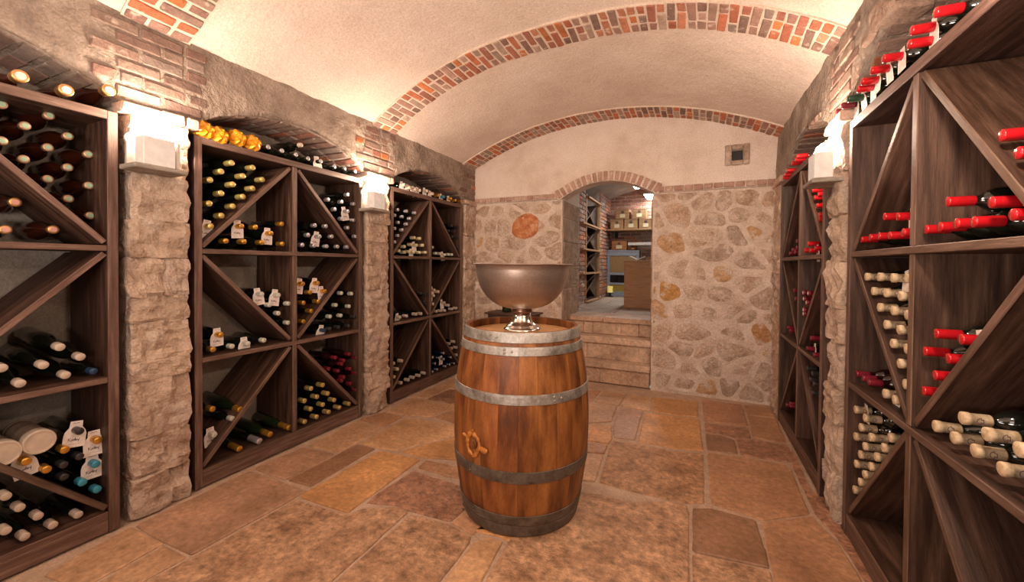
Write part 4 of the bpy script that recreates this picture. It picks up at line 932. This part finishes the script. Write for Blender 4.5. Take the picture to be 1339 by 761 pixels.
for (rk, c), its in cells.items():
    xf, y0, y1, d, _ = RACKS[rk]
    its.sort(key=lambda t: t[5]); rows = []
    for it in its:
        if rows and it[5] - rows[-1][0][5] < .036: rows[-1].append(it)
        else: rows.append([it])
    # body radius from the closest neighbour in the pocket
    nn = min([math.hypot(a[4] - b[4], a[5] - b[5]) for i, a in enumerate(its) for b in its[:i]] + [.09])
    rad0 = max(.033, min(.0425, nn * .49))
    for ri, row in enumerate(rows):
        row.sort(key=lambda t: -t[4])
        for bi, it in enumerate(row):
            _, _, kind, x, y, z, tg = it
            look = KIND[kind][0]
            sup = stack_sup(z) if ri == 0 else None
            rad = rad0
            if kind in ('big', 'rose'): rad = .048
            elif kind in ('goldbig', 'orangebig', 'silverbig'): rad = .045
            elif kind in ('amber', 'pink'): rad = .052
            if sup is not None: rad = min(rad, max(.028, z - sup - .0005))
            # keep clear of the boards of the pocket
            if c[1] and kind != 'wide':
                u_, hh = y - mid, h - .006
                segs = [((s_ * hh, ZS1 + .014), (s_ * .03, ZT - .055)) if c[0] == 'top' else ((s_ * hh, ZS1 - .039), (s_ * .03, ZS2 + .018)) if c[0] == 'middle' else ((s_ * .03, ZS2 - .039), (s_ * hh, ZB + .016)) for s_ in ((1,) if u_ > 0 else (-1,))]
                (ya_, za_), (yb_, zb_) = segs[0]; dl = math.hypot(yb_ - ya_, zb_ - za_)
                dist = abs((yb_ - ya_) * (z - za_) - (zb_ - za_) * (u_ - ya_)) / dl - .0135
                rad = max(.027, min(rad, dist, h + .0 - abs(u_), abs(u_) - .018))
            if kind in ('amber', 'pink'): rad = max(rad, .044)
            if kind == 'big': rad = max(rad, .040)
            if kind == 'wide': rad = .05
            b, cp, dm, H = bottle_meshes(kind, rad)
            pos = ('fir' + 'st' if bi == 0 else ORD[bi]) + ' from far end'
            rown = ('only' if len(rows) == 1 else 'lowest' if ri == 0 else ORD[ri] if ri < len(rows) - 1 else 'highest') + ' row'
            if c[0] == 'top' and not c[1]: lab = look + ', ' + pos + (', ' + rown if len(rows) > 1 else '') + ', lying on top of ' + RNAME[rk]
            else: lab = '%s, %s, %s, %s %s %s pocket, %s' % (look, pos, rown, c[0], c[1], c[2], RNAME[rk])
            tilt = 0
            if kind in ('goldbig', 'silverbig', 'orangebig', 'big'): tilt = R(5)
            # local +z runs from the bottle's base to its cap
            zx = Vector((-d, 0, 0)); rr = random.uniform(-1, 1) * R(1.5)
            zx = Vector((-d * math.cos(tilt), math.sin(rr), -math.sin(tilt) if tilt else 0)).normalized()
            ux = Vector((0, 0, 1)); xx = ux.cross(zx).normalized(); yy = zx.cross(xx)
            M = Matrix((xx, yy, zx)).transposed().to_4x4()
            M.translation = Vector((x, y, z)) - zx * H
            o = bpy.data.objects.new('wine_bottle' if kind != 'wide' else 'bottle_tube', None); COL.objects.link(o); o.matrix_world = M; o.empty_display_size = .03
            tag(o, lab, 'bottle' if kind != 'wide' else 'tube', 'bottles in the ' + RNAME[rk])
            put('body', b, o); put('capsule' if kind not in ('wide', 'orange') else ('lid' if kind == 'wide' else 'foil_wrap'), cp, o)
            if dm: put('cap_disc', dm, o)
            if kind == 'cork' and rk == 4 and rad0:
                pm = put('printed_mark', EM, o, Matrix(((0, 0, 1, .0172), (1, 0, 0, 0), (0, 1, 0, H - .034), (0, 0, 0, 1))))
            if tg:
                s_ = {0: .95, 1: .92, 2: .85, 3: .9, 4: .72}[rk]
                t_ = put('neck_tag', TAGM, o, Matrix.Translation((0, 0, H - (.045 if c[1] or rk < 3 else .058))) @ Matrix.Rotation(random.uniform(-.2, .2), 4, 'Z') @ Matrix.Rotation(random.uniform(-.12, .12), 4, 'X') @ Matrix.Diagonal((s_, s_, 1, 1)))
                if rk < 2: put('handwriting', SCRM, t_)

# ---------------------------------------------------------------- barrel, bowl
BC = Vector((-.866, 2.043, 0)); HB = .985
br = empty('wine_barrel', BC, 'oak wine barrel with grey metal hoops standing on the stone floor', 'barrel')
def brad(z): return .306 + .062 * (1 - (2 * z / HB - 1) ** 2)
NS = 24
for s in range(NS):
    w0 = 2 * math.pi * (s + random.uniform(-.15, .15) * 0) / NS + .1; gap = .0025
    a0, a1 = w0 + gap / 2, w0 + 2 * math.pi / NS - gap / 2; V, F = [], []
    nz = 12; off = random.uniform(-.0008, .0012); lc = []
    for j in range(nz + 1):
        z = HB * j / nz; r_ = brad(z) + off
        for k in range(4):
            a = a0 + (a1 - a0) * k / 3; V.append((r_ * math.cos(a), r_ * math.sin(a), z))
        for k in (3, 0):
            a = a0 + (a1 - a0) * k / 3; ri = r_ - .026 - (-.010 if j in (0, nz) else 0); V.append((ri * math.cos(a), ri * math.sin(a), z))
    for j in range(nz):
        for k in range(6): F.append([j * 6 + k, j * 6 + (k + 1) % 6, j * 6 + (k + 1) % 6 + 6, j * 6 + k + 6])
    F.append(list(range(6))[::-1]); F.append([nz * 6 + k for k in range(6)])
    k = random.uniform(.88, 1.1)
    put('stave', mesh('stave', V, F, OAK), br, None, (k, k * random.uniform(.93, 1.03), k * .98))
# head boards
rh = .288
for i in range(6):
    x0, x1 = -rh + 2 * rh * i / 6 + .0012, -rh + 2 * rh * (i + 1) / 6 - .0012; P = []
    for t_ in range(7): x = x0 + (x1 - x0) * t_ / 6; P.append((x, -math.sqrt(max(0, rh * rh - x * x))))
    for t_ in range(7): x = x1 + (x0 - x1) * t_ / 6; P.append((x, math.sqrt(max(0, rh * rh - x * x)) + 1e-4))
    V, F = slab(P, .010)
    put('head_board', mesh('head_board', V, F, HEADOAK), br, Matrix.Rotation(1.1, 4, 'Z') @ T(0, 0, .935))
def hoop(z0, z1, mt):
    prof = [(brad(z0) + .0015, z0), (brad(z0) + .0045, z0 + .0015)]
    for i in range(1, 4): z = z0 + (z1 - z0) * i / 4; prof.append((brad(z) + .005, z))
    prof += [(brad(z1) + .0045, z1 - .0015), (brad(z1) + .0015, z1)]
    o = put('hoop', mesh('hoop', *lathe(prof, 72, False, False), mt, False), br)
    a = random.uniform(3.6, 5.6)
    for (da, dz) in ((0, .3), (0, .7), (.11, .5)):
        z = z0 + (z1 - z0) * dz; r_ = brad(z) + .005; rv = mesh('rivet', *lathe([(.0065, 0), (.0055, .003), (.002, .0045)], 8), mt, True)
        X = Vector((math.cos(a + da), math.sin(a + da), 0)); M = X.to_track_quat('Z', 'Y').to_matrix().to_4x4(); M.translation = X * r_ + Vector((0, 0, z)); put('rivet', rv, o, M)
    return o
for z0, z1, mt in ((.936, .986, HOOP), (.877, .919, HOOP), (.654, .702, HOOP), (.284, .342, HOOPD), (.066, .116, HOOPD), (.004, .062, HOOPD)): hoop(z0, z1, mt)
# wax around the bung, on the side facing the room
bz = .44; ba = math.atan2(1.72 - BC.y, -.957 - BC.x); br_r = brad(bz)
X = Vector((math.cos(ba), math.sin(ba), 0)); Mw = X.to_track_quat('Z', 'Y').to_matrix().to_4x4(); Mw.translation = X * (br_r - .001) + Vector((0, 0, bz))
# orient so local y is up
xx = Vector((0, 0, 1)).cross(X).normalized(); Mw = Matrix((xx, Vector((0, 0, 1)), X)).transposed().to_4x4(); Mw.translation = X * (br_r - .003) + Vector((0, 0, bz)); Mw = Mw @ Matrix.Diagonal((1.2, 1.2, 1, 1))
V, F = [], []; n1, n2 = 36, 8
for i in range(n1):
    a = 2 * math.pi * i / n1; Rr_ = .034 + .007 * noise.noise(Vector((math.cos(a) * 1.6, math.sin(a) * 1.6, 5))) ; ex = 1.35 if abs(a - math.pi * 1.5) < 1 else 1.1
    tr = .0085 + .006 * noise.noise(Vector((math.cos(a) * 3, math.sin(a) * 3, 9)))
    cx_, cy_ = Rr_ * math.cos(a), Rr_ * ex * math.sin(a)
    for j in range(n2):
        b = 2 * math.pi * j / n2; V.append((cx_ + tr * math.cos(b) * math.cos(a), cy_ + tr * math.cos(b) * math.sin(a), .004 + tr * math.sin(b)))
for i in range(n1):
    for j in range(n2): F.append([i * n2 + j, ((i + 1) % n1) * n2 + j, ((i + 1) % n1) * n2 + (j + 1) % n2, i * n2 + (j + 1) % n2])
def drip(P, r0):
    o_ = len(V); m_ = 7
    for k, (x, y, r_) in enumerate(P):
        for j in range(m_):
            b = 2 * math.pi * j / m_; V.append((x, y + r_ * math.cos(b), .005 + r_ * .8 * math.sin(b)))
    for k in range(len(P) - 1):
        for j in range(m_): F.append([o_ + k * m_ + j, o_ + k * m_ + (j + 1) % m_, o_ + (k + 1) * m_ + (j + 1) % m_, o_ + (k + 1) * m_ + j])
    F.append([o_ + j for j in range(m_)]); F.append([o_ + (len(P) - 1) * m_ + j for j in range(m_)][::-1])
drip([(.03, -.004, .006), (.045, -.008, .011), (.062, -.010, .013), (.075, -.010, .011), (.080, -.010, .005)], 1)
drip([(-.062, .024, .003), (-.052, .024, .008), (-.042, .020, .008), (-.032, .016, .006)], 1)
drip([(-.008, .052, .004), (-.002, .054, .007), (.006, .052, .005)], 1)
wx = put('wax_seal', mesh('wax_seal', V, F, WAX, True), br, Mw)
put('bung', mesh('bung', *lathe([(.021, 0), (.020, .007), (.016, .009)], 20), OAK, True), br, Mw, (.75, .7, .7))

bw = empty('wine_bowl', (BC.x, BC.y, .9455), 'large brushed metal wine cooler bowl on a silver foot standing on the barrel', 'bowl')
prof = [(.045, .125), (.05, .1255)]
for i in range(0, 15):
    t_ = i / 14 * math.pi / 2; prof.append((.045 + .212 * math.sin(t_) ** .92, .1255 + .236 * (1 - math.cos(t_))))
prof += [(.268, .364), (.272, .3665), (.272, .370), (.262, .3715), (.250, .366)]
for i in range(13, -1, -1):
    t_ = i / 14 * math.pi / 2; prof.append((max(.004, .037 + .207 * math.sin(t_) ** .92), .1335 + .232 * (1 - math.cos(t_))))
put('bowl', mesh('bowl', *lathe(prof, 64, True, True), BOWLM, True), bw)
put('foot', mesh('foot', *lathe([(.096, 0), (.100, .004), (.101, .014), (.094, .020), (.086, .024), (.084, .034), (.072, .040), (.058, .054), (.051, .080), (.048, .100)], 40), SILVER, True), bw)
put('collar', mesh('collar', *lathe([(.048, .100), (.056, .104), (.058, .112), (.054, .120), (.058, .124), (.05, .1265)], 40), mat('bronze_collar', [(.3, (.22, .13, .09)), (.7, (.36, .23, .17))], 10, rough=.35, bump=0, metallic=.9), True), bw)

# little side table with a green bottle, behind the barrel by the end wall
tb = empty('side_table', (-1.88, 4.2, 0), 'small dark wooden side table against the stone end wall, half hidden by the barrel', 'table')
box('table_top', -.30, .30, -.16, .16, .745, .765, DARKWOOD, tb, .004)
box('apron', -.27, .27, -.13, .13, .69, .745, DARKWOOD, tb, .003)
for sx in (-1, 1):
    for sy in (-1, 1): box('leg', sx * .25 - .02, sx * .25 + .02, sy * .12 - .02, sy * .12 + .02, 0, .69, DARKWOOD, tb, .003)
gb = empty('glass_bottle', (-1.97, 4.2, .765), 'squat dark green bottle standing on the small side table', 'bottle')
put('body', mesh('body', *lathe([(.05, 0), (.055, .01), (.055, .07), (.045, .095), (.02, .115), (.016, .14)], 18), G_GREEN, True), gb)
put('capsule', mesh('capsule', *lathe([(.018, .125), (.018, .155), (.015, .157)], 12), C_['green_foil'], True), gb)

# ---------------------------------------------------------------- wall lanterns
def lantern(loc, d, label, e):
    """loc: centre of the box on the wall face; d: +1 light stands out towards +x"""
    o = empty('wall_lantern', loc, label, 'lamp', 'wall lanterns'); o.scale = (.9, .88, .95)
    # arched back plate with a scalloped edge
    P = []
    for i in range(25):
        a = math.pi * i / 24; r_ = .108 + .012 * abs(math.sin(a * 6)); P.append((r_ * math.cos(a) + .01, .12 + r_ * math.sin(a)))
    P = [(.118, -.02)] + P + [(-.098, -.02)]
    V, F = slab(P, .008)
    put('back_plate', mesh('back_plate', V, F, WHITE), o, Matrix(((0, 0, d, d * .012), (1, 0, 0, 0), (0, 1, 0, 0), (0, 0, 0, 1))))
    box('shelf', d * .0, d * .165, -.125, .125, -.025, 0, SHELFSTONE, o, .005)
    box('lamp_box', d * .055, d * .145, -.078, .072, .001, .15, GLOW, o, .004)
    box('side_post', d * .06, d * .13, .085, .105, .001, .15, WHITE, o, .004)
    for k, (yy_, zz) in enumerate(((-.035, .178), (.035, .182), (.085, .165))):
        me = mesh('bulb', *lathe([(.004, -.024), (.016, -.018), (.024, 0), (.020, .014), (.010, .023), (.002, .026)], 14), BULB, True)
        put('bulb', me, o, T(d * .095, yy_, zz))
    l_ = lamp('lantern_light', 'POINT', (loc[0] + d * .095, loc[1], loc[2] + .235), e, WARM, .035)
    return o
lantern((-2.565, 1.105, 1.785), 1, 'glowing white wall lantern on the pillar beside the amber bottle rack', 14)
lantern((-2.565, 2.640, 1.772), 1, 'glowing white wall lantern on the pillar between the orange-foil rack and barrel rack', 19)
lantern((.70, 2.665, 1.775), -1, 'glowing white wall lantern with weathered shelf beside the red-capped rack', 19)

# ---------------------------------------------------------------- furniture of the back room
br2 = empty('wine_rack', (-1.60, 6.83, .70), 'small dark rack with pale posts in the back room brick niche', 'wine rack')
for y in (-.50, .50): board('post', br2, (y, 0), (y, 1.75), .05, .05, .0, LIGHTWOOD, (1.2, 1.15, 1.1))
for z in (.02, .48, .86, 1.26, 1.70): board('shelf', br2, (-.84 if .1 < z < 1.6 else -.5, z), (.50, z), .06, .028, .035, LIGHTWOOD, (1.25, 1.2, 1.15))
for z in (.02, .48, .86, 1.26): board('deep_shelf', br2, (-.47, z), (.47, z), .30, .024, -.18, DARKWOOD, (.8, .8, .8))
for (a, b) in ((.05, .46), (.50, .84), (.88, 1.24), (1.28, 1.68)):
    board('diagonal_board', br2, (-.45, a), (.45, b), .30, .024, -.18, DARKWOOD, (.7, .7, .7)); board('diagonal_board', br2, (-.45, b), (.45, a), .28, .024, -.19, DARKWOOD, (.7, .7, .7))
cb2 = empty('cabinet', (-.60, 6.32, .70), 'walnut veneered cabinet standing in the room beyond the arch', 'cabinet')
box('carcass', -.335, .335, -.30, .30, 0, .665, CABWOOD, cb2, .004); box('top', -.345, .345, -.31, .31, .665, .685, CABWOOD, cb2, .004)
bk = empty('open_book', (-.76, 6.15, 1.385), 'open white book lying on the walnut cabinet', 'book')
for s in (-1, 1):
    put('page_block', boxmesh('page_block', .12, .17, .018, WHITE, .003), bk, T(s * .058, 0, .034) @ Matrix.Rotation(s * -.45, 4, 'Y'))
bx2 = empty('box', (-.55, 6.18, 1.385), 'small dark open box on the walnut cabinet beside the book', 'box')
box('tray', -.09, .09, -.08, .08, 0, .06, LIGHTWOOD, bx2, .003); box('rim', -.1, .1, -.09, .09, .06, .075, DARKWOOD, bx2, .003)
gc = empty('glazed_cabinet', (-1.32, 8.12, .70), 'grey painted glazed cabinet against the brick back wall', 'cabinet')
box('carcass', -.26, .34, .0, .2, 0, .88, GREYP, gc); box('cornice', -.27, .35, -.04, .2, .88, .915, GREYP, gc)
for (z0, z1) in ((0, .10), (.23, .27), (.42, .47), (.80, .88)): box('rail', -.26, .34, -.03, -.001, z0, z1, GREYP, gc)
for x in (-.24, .32): box('stile', x - .03, x + .02, -.028, -.001, .0, .88, GREYP, gc)
for (z0, z1, mt) in ((.10, .23, PANEC), (.27, .42, PANEB), (.47, .80, PANEA)): box('pane', -.21, .29, -.012, -.002, z0, z1, mt, gc, .001)
sh = empty('crate_shelf', (-.85, 8.13, 1.985), 'long pale plank shelf carrying wooden wine crates in the back room', 'shelf')
box('plank', -.72, 1.4, -.22, .21, 0, .03, LIGHTWOOD, sh, .004, (1.1, 1.05, 1.0))
for x in (-.6, .2, 1.1): box('bracket', x - .02, x + .02, -.1, .21, -.12, -.001, BLK, sh, .003)
s2 = empty('white_shelf', (-.55, 8.15, 1.70), 'thin white shelf on the back wall below the crates', 'shelf')
box('plank', -.62, 1.1, -.20, .19, 0, .055, WHITE, s2, .004); box('batten', -.6, 1.0, .17, .19, -.05, -.001, WHITE, s2, .004)
def crate(x, y, z, w_, h, dp, label, col=(1, 1, 1)):
    o = empty('wine_crate', (x, y, z), label, 'crate', 'wooden wine crates in the back room')
    box('body', -w_ / 2, w_ / 2, 0, dp, 0, h - .016, LIGHTWOOD, o, .003, col); box('lid', -w_ / 2 - .003, w_ / 2 + .003, -.003, dp, h - .016, h, LIGHTWOOD, o, .003, [c * .8 for c in col])
    put('stamped_label', boxmesh('stamped_label', w_ * .4, .003, h * .36, C_['straw_foil'], .001), o, T(0, -.002, h * .33))
    put('stamped_emblem', mesh('stamped_emblem', *lathe([(.028, 0), (.028, .002)], 14), DARKWOOD), o, T(0, -.001, h * .68) @ Matrix.Rotation(R(90), 4, 'X'))
for i, (x, z, wh) in enumerate(((-1.385, 2.015, 'lower crate nearest the brick pier'), (-1.12, 2.015, 'middle lower crate'), (-.85, 2.015, 'lower crate beside the passage wall'), (-1.28, 2.208, 'upper crate nearer the brick pier'), (-.97, 2.208, 'upper crate further from the brick pier'))):
    crate(x, 7.95, z, .245, .19, .30, 'pale wooden wine crate, ' + wh.replace('nearest', 'next to') + ' on plank shelf', (1.05, 1, .95))
crate(-1.36, 8.08, 1.617, .29, .185, .2, 'orange-brown wooden crate on top of the grey glazed cabinet', (1.1, .75, .5))
crate(-1.10, 8.09, 1.617, .11, .085, .18, 'small orange crate tucked under the white shelf', (1.4, .75, .4))
cl = empty('candle_lantern', (-1.50, 7.95, .70), 'small yellow candle on a black iron stand by the brick pier', 'candle')
put('stand', mesh('stand', *lathe([(.07, 0), (.07, .01), (.02, .02), (.02, .06), (.06, .07), (.06, .08)], 14), BLK), cl)
put('candle', mesh('candle', *lathe([(.05, .081), (.052, .09), (.052, .2), (.046, .205)], 16), YEL), cl)
